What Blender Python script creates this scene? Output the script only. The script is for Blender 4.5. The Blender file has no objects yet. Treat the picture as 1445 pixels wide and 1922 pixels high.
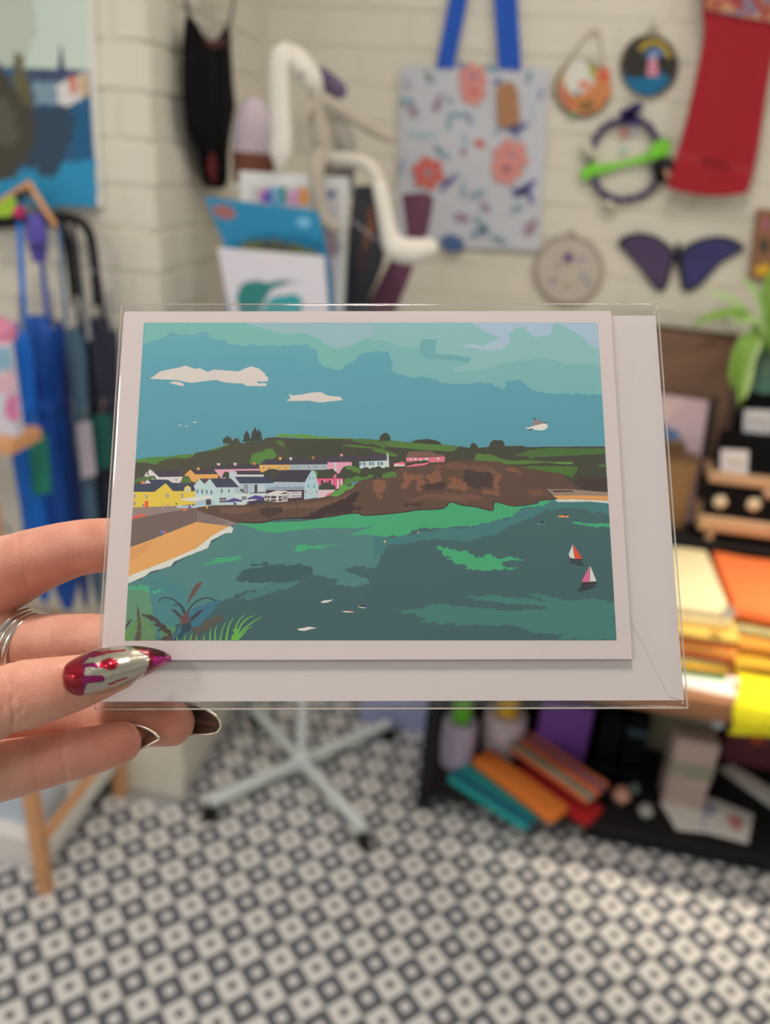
import bpy, bmesh, math, random
import numpy as np
from mathutils import Vector, Matrix, Quaternion
random.seed(7)
SC = bpy.context.scene
C = SC.collection
# ------------------------------------------------------------------ camera
R = np.array([[0.97949669, 0.13579788, -0.14881254], [0.1907706, -0.387796, 0.90178758], [0.06475194, -0.91168701, -0.40575114]])
CAM = np.array([0.0, 0.0, 1.5])
FPX, CX, CY = 1490.0, 722.5, 961.0
cd = bpy.data.cameras.new('camera'); cam = bpy.data.objects.new('camera', cd); C.objects.link(cam); SC.camera = cam
cd.sensor_fit = 'VERTICAL'; cd.sensor_height = 24.0; cd.sensor_width = 18.04; cd.lens = FPX / 1922.0 * 24.0
cd.clip_start = 0.01; cd.clip_end = 50
cam.matrix_world = Matrix(((R[0,0], -R[0,1], -R[0,2], 0), (R[1,0], -R[1,1], -R[1,2], 0), (R[2,0], -R[2,1], -R[2,2], 1.5), (0,0,0,1)))
cd.dof.use_dof = True; cd.dof.focus_distance = 0.232; cd.dof.aperture_fstop = 18.6 / 3.5
# ------------------------------------------------------------------ world, lights, exposure
SC.view_settings.view_transform = 'Standard'; SC.view_settings.look = 'None'
SC.view_settings.exposure = 0.25; SC.view_settings.gamma = 1.0; SC.view_settings.use_curve_mapping = False
SC.cycles.use_denoising = True
SC.cycles.max_bounces = 8; SC.cycles.diffuse_bounces = 4; SC.cycles.transparent_max_bounces = 16
W = bpy.data.worlds.new('world'); SC.world = W; W.use_nodes = True
W.node_tree.nodes['Background'].inputs[0].default_value = (0.75, 0.85, 1.0, 1); W.node_tree.nodes['Background'].inputs[1].default_value = 1.0
def lamp(name, loc, target, power, size, col, shape='DISK', spread=180):
    l = bpy.data.lights.new(name, 'AREA'); l.energy = power; l.shape = shape; l.size = size; l.color = col
    l.spread = math.radians(spread)
    o = bpy.data.objects.new(name, l); C.objects.link(o); o.location = loc
    o.rotation_euler = (Vector(target) - Vector(loc)).to_track_quat('-Z', 'Y').to_euler(); return o
WARM, NEUT, COOL = (1.0, 0.82, 0.62), (1.0, 0.865, 0.745), (0.80, 0.90, 1.0)
lamp('ceiling_lamp_key', (-0.18, 0.38, 2.46), (-0.18, 0.38, 0), 8.4, 0.22, NEUT)
lamp('ceiling_lamp_wall', (0.20, 1.10, 2.46), (0.2, 1.25, 0), 3.6, 0.36, NEUT)
lamp('ceiling_lamp_right', (1.15, 0.65, 2.46), (1.15, 0.65, 0), 3.8, 0.36, NEUT)
lamp('ceiling_lamp_rear', (-1.15, -0.75, 2.46), (-1.15, -0.75, 0), 6.5, 0.36, NEUT)
lamp('table_spot', (0.85, 1.30, 2.40), (0.64, 1.56, 0.6), 1.2, 0.10, WARM, spread=30)
lamp('window_daylight', (-1.60, 0.25, 1.0), (0, 0.9, 0.3), 1.6, 0.9, COOL, 'SQUARE')
# ------------------------------------------------------------------ helpers
def ray(px, py):
    return R @ np.array([(px - CX) / FPX, (py - CY) / FPX, 1.0])
def at_y(px, py, y): d = ray(px, py); return CAM + d * (y / d[1])
def at_x(px, py, x): d = ray(px, py); return CAM + d * (x / d[0])
def at_z(px, py, z): d = ray(px, py); return CAM + d * ((z - 1.5) / d[2])
def lin(c):
    c = np.asarray(c, float) / 255.0
    return np.where(c <= 0.04045, c / 12.92, ((c + 0.055) / 1.055) ** 2.4)
WALLREF = (200, 189, 174); CARDREF = (208, 193, 185)
def alb(c, ref=WALLREF, k=0.8):
    return np.clip(lin(c) / lin(ref) * k, 0.002, 0.95)
def V(*a): return np.array(a, float)
def tag(o, label=None, cat=None, group=None, kind=None):
    if label: o['label'] = label
    if cat: o['category'] = cat
    if group: o['group'] = group
    if kind: o['kind'] = kind
    return o
def empty(name, loc=(0,0,0), label=None, cat=None, group=None, mat=None):
    o = bpy.data.objects.new(name, None); C.objects.link(o); o.empty_display_size = 0.02
    if mat is not None: o.matrix_world = mat
    else: o.location = Vector(loc)
    tag(o, label, cat, group); return o
def mesh(name, verts, faces, mat=None, parent=None, smooth=False, origin=None, cols=None):
    """verts in the parent's space when parented, else world; origin moves the object's own origin."""
    me = bpy.data.meshes.new(name)
    vs = np.asarray(verts, float).reshape(-1, 3)
    if origin is None and parent is None:
        lo, hi = vs.min(0), vs.max(0); origin = ((lo[0]+hi[0])/2, (lo[1]+hi[1])/2, lo[2])
    if origin is None: origin = (0, 0, 0)
    me.from_pydata([tuple(v) for v in vs - np.asarray(origin)], [], [tuple(f) for f in faces])
    if cols is not None:
        ca = me.color_attributes.new('Col', 'FLOAT_COLOR', 'POINT')
        ca.data.foreach_set('color', np.asarray(cols, np.float32).reshape(-1))
    me.update()
    if smooth:
        me.polygons.foreach_set('use_smooth', [True] * len(me.polygons))
    o = bpy.data.objects.new(name, me); C.objects.link(o)
    if mat: me.materials.append(mat)
    if parent: o.parent = parent
    o.location = Vector(origin)
    return o
def wp(parent, p):
    """world point(s) into the space of an unrotated Empty"""
    return np.asarray(p, float) - np.array(parent.location)
def auto_smooth(o, deg=40):
    me = o.data; bm = bmesh.new(); bm.from_mesh(me)
    for e in bm.edges:
        if len(e.link_faces) == 2: e.smooth = e.calc_face_angle(0) < math.radians(deg)
    for f in bm.faces: f.smooth = True
    bm.to_mesh(me); bm.free(); return o
def from_bm(name, bm, mat=None, parent=None, smooth=None, loc=None):
    me = bpy.data.meshes.new(name); bm.to_mesh(me); bm.free()
    o = bpy.data.objects.new(name, me); C.objects.link(o)
    if mat: me.materials.append(mat)
    if parent: o.parent = parent
    if loc is not None: o.location = Vector(loc)
    if smooth: auto_smooth(o, smooth)
    return o
# --- materials
MATS = {}
def mat(name, col, rough=0.6, metal=0.0, var=0.12, scale=40.0, bump=0.0, bscale=200.0, spec=0.5, coat=0.0, sheen=0.0):
    if name in MATS: return MATS[name]
    m = bpy.data.materials.new(name); m.use_nodes = True; n = m.node_tree.nodes; L = m.node_tree.links
    b = n['Principled BSDF']; b.inputs['Roughness'].default_value = rough; b.inputs['Metallic'].default_value = metal
    b.inputs['Specular IOR Level'].default_value = spec
    if coat: b.inputs['Coat Weight'].default_value = coat; b.inputs['Coat Roughness'].default_value = 0.1
    if sheen: b.inputs['Sheen Weight'].default_value = sheen
    tc = n.new('ShaderNodeTexCoord'); nz = n.new('ShaderNodeTexNoise'); nz.inputs['Scale'].default_value = scale; nz.inputs['Detail'].default_value = 4
    L.new(tc.outputs['Object'], nz.inputs['Vector'])
    r = n.new('ShaderNodeMix'); r.data_type = 'RGBA'
    c = np.asarray(col, float)
    r.inputs['A'].default_value = (*np.clip(c * (1 - var), 0, 1), 1); r.inputs['B'].default_value = (*np.clip(c * (1 + var), 0, 0.97), 1)
    L.new(nz.outputs['Fac'], r.inputs['Factor']); L.new(r.outputs['Result'], b.inputs['Base Color'])
    if bump:
        n2 = n.new('ShaderNodeTexNoise'); n2.inputs['Scale'].default_value = bscale; n2.inputs['Detail'].default_value = 3
        L.new(tc.outputs['Object'], n2.inputs['Vector'])
        bp = n.new('ShaderNodeBump'); bp.inputs['Strength'].default_value = bump; bp.inputs['Distance'].default_value = 0.002
        L.new(n2.outputs['Fac'], bp.inputs['Height']); L.new(bp.outputs['Normal'], b.inputs['Normal'])
    MATS[name] = m; return m
def paint(name, rgb, **k):
    return mat(name, alb(rgb, k.pop('ref', WALLREF)), **k)
def vcol_mat(name, rough=0.6, metal=0.0, bump=0.0, bscale=800, spec=0.4, var=0.06, coat=0.0):
    m = bpy.data.materials.new(name); m.use_nodes = True; n = m.node_tree.nodes; L = m.node_tree.links
    b = n['Principled BSDF']; b.inputs['Roughness'].default_value = rough; b.inputs['Metallic'].default_value = metal
    b.inputs['Specular IOR Level'].default_value = spec
    if coat: b.inputs['Coat Weight'].default_value = coat; b.inputs['Coat Roughness'].default_value = 0.05
    at = n.new('ShaderNodeAttribute'); at.attribute_name = 'Col'
    tc = n.new('ShaderNodeTexCoord'); nz = n.new('ShaderNodeTexNoise'); nz.inputs['Scale'].default_value = bscale; nz.inputs['Detail'].default_value = 3
    L.new(tc.outputs['Object'], nz.inputs['Vector'])
    mr = n.new('ShaderNodeMapRange'); mr.inputs['To Min'].default_value = 1 - var; mr.inputs['To Max'].default_value = 1 + var
    L.new(nz.outputs['Fac'], mr.inputs['Value'])
    mx = n.new('ShaderNodeMix'); mx.data_type = 'RGBA'; mx.blend_type = 'MULTIPLY'; mx.inputs['Factor'].default_value = 1
    L.new(at.outputs['Color'], mx.inputs['A']); L.new(mr.outputs['Result'], mx.inputs['B']); L.new(mx.outputs['Result'], b.inputs['Base Color'])
    if bump:
        bp = n.new('ShaderNodeBump'); bp.inputs['Strength'].default_value = bump; bp.inputs['Distance'].default_value = 0.0002
        L.new(nz.outputs['Fac'], bp.inputs['Height']); L.new(bp.outputs['Normal'], b.inputs['Normal'])
    return m
VCOL = vcol_mat('printed_colours', 0.65)
# --- shapes
BOXF = [(0,3,2,1),(4,5,6,7),(0,1,5,4),(1,2,6,5),(2,3,7,6),(3,0,4,7)]
def boxv(a, b):
    x0,y0,z0 = np.minimum(a,b); x1,y1,z1 = np.maximum(a,b)
    return [(x0,y0,z0),(x1,y0,z0),(x1,y1,z0),(x0,y1,z0),(x0,y0,z1),(x1,y0,z1),(x1,y1,z1),(x0,y1,z1)]
def box(name, a, b, m, parent=None, bevel=0.002, seg=1, rot=None, smooth=None):
    """rounded box between two corners (world, or parent's space)"""
    a = np.asarray(a, float); b = np.asarray(b, float); c = (a + b) / 2
    bm = bmesh.new(); vs = [bm.verts.new(Vector(np.array(v) - c)) for v in boxv(a, b)]
    for f in BOXF: bm.faces.new([vs[i] for i in f])
    if bevel: bmesh.ops.bevel(bm, geom=list(bm.edges), offset=min(bevel, min(abs(b-a))*0.45), segments=seg, affect='EDGES', profile=0.5)
    if rot is not None: bmesh.ops.rotate(bm, verts=bm.verts, matrix=rot.to_matrix() if hasattr(rot,'to_matrix') else rot, cent=(0,0,0))
    return from_bm(name, bm, m, parent, smooth or (35 if seg > 1 else None), c)
def prism(name, pts, depth, m, parent=None, axis=(0,1,0), bevel=0.0, seg=2, smooth=None):
    """planar outline (3D points, front face) pushed back along axis by depth"""
    pts = np.asarray(pts, float); o = pts.mean(0)
    bm = bmesh.new(); ax = np.asarray(axis, float) * depth
    f = [bm.verts.new(Vector(p - o)) for p in pts]; g = [bm.verts.new(Vector(p - o + ax)) for p in pts]
    n = len(f); front = bm.faces.new(f); bm.faces.new(g[::-1])
    for i in range(n): bm.faces.new((f[(i+1)%n], f[i], g[i], g[(i+1)%n]))
    bmesh.ops.recalc_face_normals(bm, faces=bm.faces)
    if bevel:
        es = [e for e in bm.edges if abs((e.verts[0].co - e.verts[1].co).normalized().dot(Vector(axis))) < 0.5]
        bmesh.ops.bevel(bm, geom=es, offset=bevel, segments=seg, affect='EDGES')
    bmesh.ops.triangulate(bm, faces=[q for q in bm.faces if len(q.verts) > 4], ngon_method='EAR_CLIP')
    return from_bm(name, bm, m, parent, smooth or (50 if bevel else None), o)
def spline(P, n):
    """Catmull-Rom through the rows of P, n samples"""
    P = np.asarray(P, float); k = len(P)
    if k == 2: return np.array([P[0] + (P[1]-P[0]) * t for t in np.linspace(0, 1, n)])
    Q = np.vstack([2*P[0]-P[1], P, 2*P[-1]-P[-2]]); out = []
    for t in np.linspace(0, k-1, n):
        i = min(int(t), k-2); u = t - i; p0,p1,p2,p3 = Q[i:i+4]
        out.append(0.5*((2*p1)+(-p0+p2)*u+(2*p0-5*p1+4*p2-p3)*u*u+(-p0+3*p1-3*p2+p3)*u**3))
    return np.array(out)
def tube_vf(path, rad, seg=10, up=(0,0,1), flat=1.0, caps=True):
    """tube along a path; rad scalar or per point; flat scales the radius along 'up'"""
    P = np.asarray(path, float); n = len(P); rad = np.broadcast_to(np.asarray(rad, float), (n,)); fl = np.broadcast_to(np.asarray(flat, float), (n,))
    T = np.gradient(P, axis=0); T /= np.linalg.norm(T, axis=1)[:,None] + 1e-12
    u = np.asarray(up, float); vs = []; fs = []
    for i in range(n):
        s = np.cross(T[i], u); l = np.linalg.norm(s)
        if l < 1e-3: s = np.cross(T[i], [0.3,1,0.1]); l = np.linalg.norm(s)
        s /= l; w = np.cross(s, T[i])
        for k in range(seg):
            a = 2*math.pi*k/seg; vs.append(P[i] + rad[i]*(math.cos(a)*s + math.sin(a)*w*fl[i]))
    for i in range(n-1):
        for k in range(seg):
            a = i*seg+k; b = i*seg+(k+1)%seg; fs.append((a, b, b+seg, a+seg))
    if caps: fs.append(tuple(range(seg))[::-1]); fs.append(tuple(range((n-1)*seg, n*seg)))
    return vs, fs
def tube(name, path, rad, m, parent=None, seg=10, up=(0,0,1), flat=1.0, n=None, closed_ends=True):
    P = spline(path, n) if n else np.asarray(path, float)
    if n and np.ndim(rad): rad = np.interp(np.linspace(0,1,n), np.linspace(0,1,len(rad)), rad)
    vs, fs = tube_vf(P, rad, seg, up, flat, closed_ends)
    if parent is None: return auto_smooth(mesh(name, vs, fs, m), 50)
    return auto_smooth(mesh(name, vs, fs, m, parent), 50)
def lathe(name, prof, m, parent=None, loc=(0,0,0), seg=24, wob=None, axis='Z'):
    vs=[]; fs=[]
    for (r, z) in prof:
        for k in range(seg):
            a = 2*math.pi*k/seg; rr = r*(1 + (wob(a, z) if wob else 0)); vs.append((rr*math.cos(a), rr*math.sin(a), z))
    n = len(prof)
    for i in range(n-1):
        for k in range(seg):
            a=i*seg+k; b=i*seg+(k+1)%seg; fs.append((a,b,b+seg,a+seg))
    fs.append(tuple(range(seg))[::-1]); fs.append(tuple(range((n-1)*seg,n*seg)))
    if axis == 'Y': vs = [(x, -z, y) for x, y, z in vs]
    o = mesh(name, vs, fs, m, parent, origin=(0,0,0)) ; o.location = Vector(loc)
    return auto_smooth(o, 40)
def join_vf(*parts):
    vs=[]; fs=[]
    for v, f in parts:
        k=len(vs); vs += list(v); fs += [tuple(i+k for i in q) for q in f]
    return vs, fs
def grid_vf(fn, nu, nv):
    vs=[fn(i/(nu-1), j/(nv-1)) for i in range(nu) for j in range(nv)]
    fs=[(i*nv+j, (i+1)*nv+j, (i+1)*nv+j+1, i*nv+j+1) for i in range(nu-1) for j in range(nv-1)]
    return vs, fs
class Flat:
    """flat coloured print: polygons given in photo pixels, laid as ink layers on one plane of a real object"""
    def __init__(s, to3, nrm, ref=WALLREF, step=3e-6, base=2e-5):
        s.to3=to3; s.nrm=np.asarray(nrm,float); s.ref=ref; s.v=[]; s.f=[]; s.c=[]; s.k=0; s.lv=[]; s.clamp=None; s.step=step; s.base=base; s.rng=random.Random(3)
    def z(s, x, y): return (x, y)
    def poly(s, col, pts, fr=None, jag=0.0, cols=None, den=1.6):
        if fr: pts=[(fr[0]+x*fr[2], fr[1]+y*fr[2]) for x,y in pts]
        pts=[np.array(p,float) for p in pts]
        from mathutils.geometry import tessellate_polygon
        def tess(Q):
            T=tessellate_polygon([[Vector((p[0],p[1],0)) for p in Q]]); X=np.array(Q)
            return T, sum(abs((X[b_][0]-X[a_][0])*(X[c_][1]-X[a_][1])-(X[c_][0]-X[a_][0])*(X[b_][1]-X[a_][1])) for a_,b_,c_ in T)/2
        base=[np.array(s.clamp(*p)) for p in pts] if s.clamp else pts; tris,area0=tess(base); pts0=pts; pts=base
        rough=s.step<2e-6 and jag in (.6,.7,.8,1.0); kj=4.6 if rough else 1.0; kx=4.2 if rough else .5; den=3.0 if rough else den
        for amp in ((1,.8,.6,.45,.3,.15) if jag else ()):
            out=[]
            for i,p in enumerate(pts0):
                q=pts0[(i+1)%len(pts0)]; L=np.linalg.norm(q-p); n=max(1,int(L/den)); nr=np.array([-(q-p)[1],(q-p)[0]])/(L+1e-9); w=0.0
                for k in range(n):
                    t=k/n; w=0.5*w+s.rng.uniform(-1,1)*jag*0.75*kj*amp
                    out.append(p+(q-p)*t+nr*w*min(1,4*t*(1-t)+0.15)+np.array([s.rng.uniform(-1,1)*jag*kx*amp*abs(nr[0])*min(1,6*t*(1-t)),0]))
            if s.clamp: out=[np.array(s.clamp(*p)) for p in out]
            T,ar=tess(out); X=np.array(out); sh=abs(np.sum(X[:,0]*np.roll(X[:,1],-1)-np.roll(X[:,0],-1)*X[:,1]))/2
            if abs(ar-sh)<.012*area0 and abs(ar-area0)<.10*area0 + 4: pts,tris=out,T; break
        A=np.array(pts); lo,hi=A.min(0)-.5,A.max(0)+.5; s.k=1+max([l for (l0,h0,l) in s.lv if not (hi[0]<l0[0] or lo[0]>h0[0] or hi[1]<l0[1] or lo[1]>h0[1])]+[0]); s.lv.append((lo,hi,s.k))
        off=s.nrm*(s.base+s.step*s.k); b=len(s.v)
        a=alb(col,s.ref)
        for i,p in enumerate(pts):
            s.v.append(s.to3(p[0],p[1])+off); s.c.append((*(alb(cols[i],s.ref) if cols else a),1))
        for t in tris:
            s.f.append(tuple(b+i for i in t))
    def rect(s, col, x0,y0,x1,y1, fr=None): s.poly(col,[(x0,y0),(x1,y0),(x1,y1),(x0,y1)],fr)
    def ell(s, col, cx,cy,rx,ry, fr=None, jag=0, n=20, rot=0):
        s.poly(col,[(cx+rx*math.cos(a)*math.cos(rot)-ry*math.sin(a)*math.sin(rot), cy+rx*math.cos(a)*math.sin(rot)+ry*math.sin(a)*math.cos(rot)) for a in np.linspace(0,2*math.pi,n,endpoint=False)],fr,jag)
    def stroke(s, col, pts, w0, w1=None, fr=None, n=None):
        P=spline(pts,n or 4*len(pts)) if len(pts)>2 else np.array(pts,float)
        T=np.gradient(P,axis=0); T/=np.linalg.norm(T,axis=1)[:,None]+1e-9; N=np.stack([-T[:,1],T[:,0]],1)
        w1=w0 if w1 is None else w1; w=np.linspace(w0,w1,len(P))[:,None]/2
        s.poly(col,list(P+N*w)+list((P-N*w)[::-1]),fr)
    def build(s, name, m, parent=None, origin=None):
        me_v=np.array(s.v)
        o=mesh(name,me_v,s.f,m,parent,cols=s.c,origin=origin)
        me=o.data; nr=Vector(s.nrm)
        flip=[p for p in me.polygons if p.normal.dot(nr)<0]
        for p in flip: p.flip()
        me.update(); return o
# ------------------------------------------------------------------ the room
XW0, XW1, YW0, YW1, ZC = -1.65, 1.75, -1.35, 2.03, 2.50
PX, PY = -0.70, 1.42                        # corner of the pier at the left
WALLP = paint('white_masonry_paint', (203, 191, 167), rough=0.55, var=0.05, scale=9, bump=0.5, bscale=160)
JOINT = paint('painted_mortar', (201, 189, 165), rough=0.8, var=0.06, scale=12, bump=0.5, bscale=200)
PLASTER = paint('white_plaster', (212, 204, 192), rough=0.8, var=0.03)
def struct(name, a, b, m):
    o = box(name, a, b, m, bevel=0); tag(o, kind='structure'); return o
wall_back = struct('wall_back', (PX-0.02, YW1, 0), (XW1+0.1, YW1+0.1, ZC), JOINT)
wall_left = struct('wall_left', (XW0-0.1, PY, 0), (PX, YW1+0.1, ZC), JOINT)          # the pier
wall_right = struct('wall_right', (XW1, YW0-0.1, 0), (XW1+0.1, YW1, ZC), PLASTER)
wall_front = struct('wall_front', (XW0-0.1, YW0-0.1, 0), (XW1, YW0, ZC), PLASTER)
wall_side = struct('wall_side', (XW0-0.1, YW0, 0), (XW0, PY, ZC), PLASTER)
ceiling = struct('ceiling', (XW0-0.1, YW0-0.1, ZC), (XW1+0.1, YW1+0.1, ZC+0.1), PLASTER)
for o, l in ((wall_back,'white painted brick wall at the back of the shop'), (wall_left,'white painted brick pier on the left'), (wall_right,'plain white side wall'), (wall_front,'plain white wall behind the viewer'), (wall_side,'plain white wall beyond the pier'), (ceiling,'white ceiling')):
    o['label'] = l
# bricks: 215 x 65 mm with 10 mm joints, painted over, each a little uneven
def brick_mesh(L, H=0.070, D=0.0038):
    bm = bmesh.new(); vs = [bm.verts.new(v) for v in boxv((-L/2, -D, -H/2), (L/2, 0.001, H/2))]
    for i, f in enumerate(BOXF):
        if i != 4: bm.faces.new([vs[k] for k in f])
    es = [e for e in bm.edges if all(v.co.y < -D/2 for v in e.verts)]
    bmesh.ops.bevel(bm, geom=es, offset=0.0036, segments=2, affect='EDGES')
    me = bpy.data.meshes.new('brick'); bm.to_mesh(me); bm.free(); me.materials.append(WALLP); return me
BM = {'s': brick_mesh(0.220), 'h': brick_mesh(0.1075)}
def lay(wall, org, ux, uz_rows, s0, s1, see, rng, cap=120):
    """org: point of the wall face at s=0,z=0; ux: direction along the wall; see(s, z): build as a part there"""
    ux = np.asarray(ux, float); nrm = np.array([ux[1], -ux[0], 0.0])
    ang = math.atan2(ux[1], ux[0]); loc0 = np.array(wall.location); rest = []
    for row in range(uz_rows):
        z = 0.0375 + row*0.075; s = s0 - (0.1125 if row % 2 else 0)
        while s < s1:
            a, b = max(s, s0), min(s + 0.215, s1)
            if b - a > 0.03:
                c = (a + b)/2; p = np.asarray(org, float) + ux*c + np.array([0,0,z]) - nrm*rng.uniform(0, 0.0025)
                full = abs((b-a) - 0.215) < 1e-6; sc = 1.0 if full else (b-a)/0.1025
                M = Matrix.Translation(Vector(p)) @ Matrix.Rotation(ang, 4, 'Z') @ Matrix.Rotation(rng.uniform(-.006,.006), 4, 'X') @ Matrix.Rotation(rng.uniform(-.004,.004), 4, 'Y') @ Matrix.Diagonal((sc,1,1,1))
                me = BM['s' if full else 'h']
                if see(c, z):
                    o = bpy.data.objects.new('brick', me); C.objects.link(o); o.parent = wall; o.matrix_parent_inverse = Matrix.Identity(4)
                    o.matrix_basis = Matrix.Translation(-Vector(loc0)) @ M
                else: rest.append((me, M))
            s += 0.225
    bm = bmesh.new()
    for me, M in rest:
        t = me.copy(); t.transform(M); bm.from_mesh(t); bpy.data.meshes.remove(t)
    bmesh.ops.translate(bm, verts=bm.verts, vec=-Vector(loc0))
    o = from_bm('brickwork', bm, WALLP, wall); o['kind'] = 'stuff'
rb = random.Random(5)
lay(wall_back, (0, YW1, 0), (1, 0, 0), 33, PX+0.012, XW1-0.005, lambda s, z: s < 0.62 and 1.08 < z < 1.99, rb)
lay(wall_left, (PX, 0, 0), (0, 1, 0), 33, PY+0.002, YW1-0.012, lambda s, z: 1.1 < z < 1.9 or z < 0.3, rb)
lay(wall_left, (0, PY, 0), (1, 0, 0), 33, XW0+0.005, PX+0.009, lambda s, z: s > -0.98 and (1.1 < z < 1.85 or z < 0.25), rb)
# patterned floor: square tiles laid diagonally, two kinds in turn
TU = 0.0755; TS = TU / math.sqrt(2)
def tile_mat(name, ground, centre, size, edge):
    m = bpy.data.materials.new(name); m.use_nodes = True; n = m.node_tree.nodes; L = m.node_tree.links; b = n['Principled BSDF']
    b.inputs['Roughness'].default_value = 0.42; b.inputs['Specular IOR Level'].default_value = 0.35
    uv = n.new('ShaderNodeUVMap'); uv.uv_map = 'UVMap'; sp = n.new('ShaderNodeSeparateXYZ'); L.new(uv.outputs[0], sp.inputs[0])
    def M(op, a, b_=None):
        q = n.new('ShaderNodeMath'); q.operation = op
        for i, v in enumerate((a, b_)):
            if v is None: continue
            if isinstance(v, (int, float)): q.inputs[i].default_value = v
            else: L.new(v, q.inputs[i])
        return q.outputs[0]
    ax, ay = M('ABSOLUTE', sp.outputs[0]), M('ABSOLUTE', sp.outputs[1])
    d = M('POWER', M('ADD', M('POWER', ax, 5.0), M('POWER', ay, 5.0)), 0.2)       # rounded square distance
    tc = n.new('ShaderNodeTexCoord'); nz = n.new('ShaderNodeTexNoise'); nz.inputs['Scale'].default_value = 14; L.new(tc.outputs['Object'], nz.inputs['Vector'])
    wear = n.new('ShaderNodeMix'); wear.data_type='RGBA'; wear.inputs['A'].default_value = (*np.clip(np.array(ground)*0.92,0,1),1); wear.inputs['B'].default_value = (*np.clip(np.array(ground)*1.08,0,.93),1)
    L.new(nz.outputs['Fac'], wear.inputs['Factor'])
    m1 = n.new('ShaderNodeMix'); m1.data_type='RGBA'; L.new(M('LESS_THAN', d, size), m1.inputs['Factor']); L.new(wear.outputs['Result'], m1.inputs['A']); m1.inputs['B'].default_value = (*centre,1)
    m2 = n.new('ShaderNodeMix'); m2.data_type='RGBA'; L.new(M('GREATER_THAN', d, 0.95), m2.inputs['Factor']); L.new(m1.outputs['Result'], m2.inputs['A']); m2.inputs['B'].default_value = (*edge,1)
    L.new(m2.outputs['Result'], b.inputs['Base Color']); return m
FREF = (206, 196, 184)
TW, TD = alb((217,210,201), FREF), alb((90,90,93), FREF)
TILE_D = tile_mat('grey_tile', TD, alb((206,198,190), FREF), 0.38, alb((110,109,106), FREF))
TILE_L = tile_mat('white_tile', TW, alb((74,75,76), FREF), 0.29, alb((190,186,178), FREF))
def tile_mesh(m):
    s = TS/2 - 0.0005; q = s - 0.0009; h = 0.004
    vs = [(-s,-s,-h),(s,-s,-h),(s,s,-h),(-s,s,-h),(-s,-s,-0.0007),(s,-s,-0.0007),(s,s,-0.0007),(-s,s,-0.0007),(-q,-q,0),(q,-q,0),(q,q,0),(-q,q,0)]
    fs = [(8,9,10,11)]
    for i in range(4):
        j = (i+1)%4; fs += [(i,j,j+4,i+4),(i+4,j+4,j+8,i+8)]
    me = bpy.data.meshes.new('tile'); me.from_pydata(vs, [], fs); uv = me.uv_layers.new(name='UVMap')
    for lp in me.loops:
        v = me.vertices[lp.vertex_index].co; uv.data[lp.index].uv = (v.x/(TS/2), v.y/(TS/2))
    me.materials.append(m); return me
TMD, TML = tile_mesh(TILE_D), tile_mesh(TILE_L)
floor = struct('floor', (XW0-0.1, YW0-0.1, -0.08), (XW1+0.1, YW1+0.1, -0.0022), paint('floor_grout', (150,146,138), rough=0.9))
floor['label'] = 'grey and white patterned tile floor laid diagonally'
def in_view(p):
    q = R.T @ (np.array(p) - CAM)
    x, y = q[0]/q[2]*FPX + CX, q[1]/q[2]*FPX + CY
    return q[2] > 0 and -35 < x < 1480 and -30 < y < 1955, x, y
O0 = np.array([-0.8154, 1.1013]); spots = []
for i in range(-60, 60):
    for j in range(-60, 60):
        for k in (0, 1):
            x = O0[0] + (i + 0.5*k)*TU; y = O0[1] + (j + 0.5*k)*TU
            if XW0 < x < XW1 and YW0 < y < YW1 and not (x < PX + 0.03 and y > PY - 0.03):
                ok, ix, iy = in_view((x, y, 0)); spots.append((x, y, k, ok and iy > 1290 and not (y > 1.56 and x > -0.1)))
spots.sort(key=lambda s: (not s[3], s[0]**2 + s[1]**2))
fl = Vector(floor.location); rest = {0: [], 1: []}; RT = Matrix.Rotation(math.radians(45), 4, 'Z')
for n_, (x, y, k, vis) in enumerate(spots):
    M = Matrix.Translation(Vector((x, y, random.uniform(-0.0003, 0)))) @ RT
    if vis and n_ < 300:
        o = bpy.data.objects.new('tile', TML if k else TMD); C.objects.link(o); o.parent = floor; o.matrix_basis = Matrix.Translation(-fl) @ M
    else: rest[k].append(M)
for k in (0, 1):
    me0 = TML if k else TMD; base = np.array([v.co[:] for v in me0.vertices]); fc = [tuple(p.vertices) for p in me0.polygons]; buv = np.array([l.uv[:] for l in me0.uv_layers[0].data])
    vs = []; fs = []
    for i, M in enumerate(rest[k]):
        A = np.array(M); vs.append(base @ A[:3,:3].T + A[:3,3] - np.array(fl)); fs += [tuple(q + i*12 for q in f) for f in fc]
    me = bpy.data.meshes.new('tiles'); me.from_pydata([tuple(v) for v in np.vstack(vs)], [], fs); uv = me.uv_layers.new(name='UVMap')
    uv.data.foreach_set('uv', np.tile(buv, (len(rest[k]), 1)).astype(np.float32).reshape(-1)); me.materials.append(TILE_L if k else TILE_D)
    o = bpy.data.objects.new('white_tiling' if k else 'grey_tiling', me); C.objects.link(o); o.parent = floor; o['kind'] = 'stuff'
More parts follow.
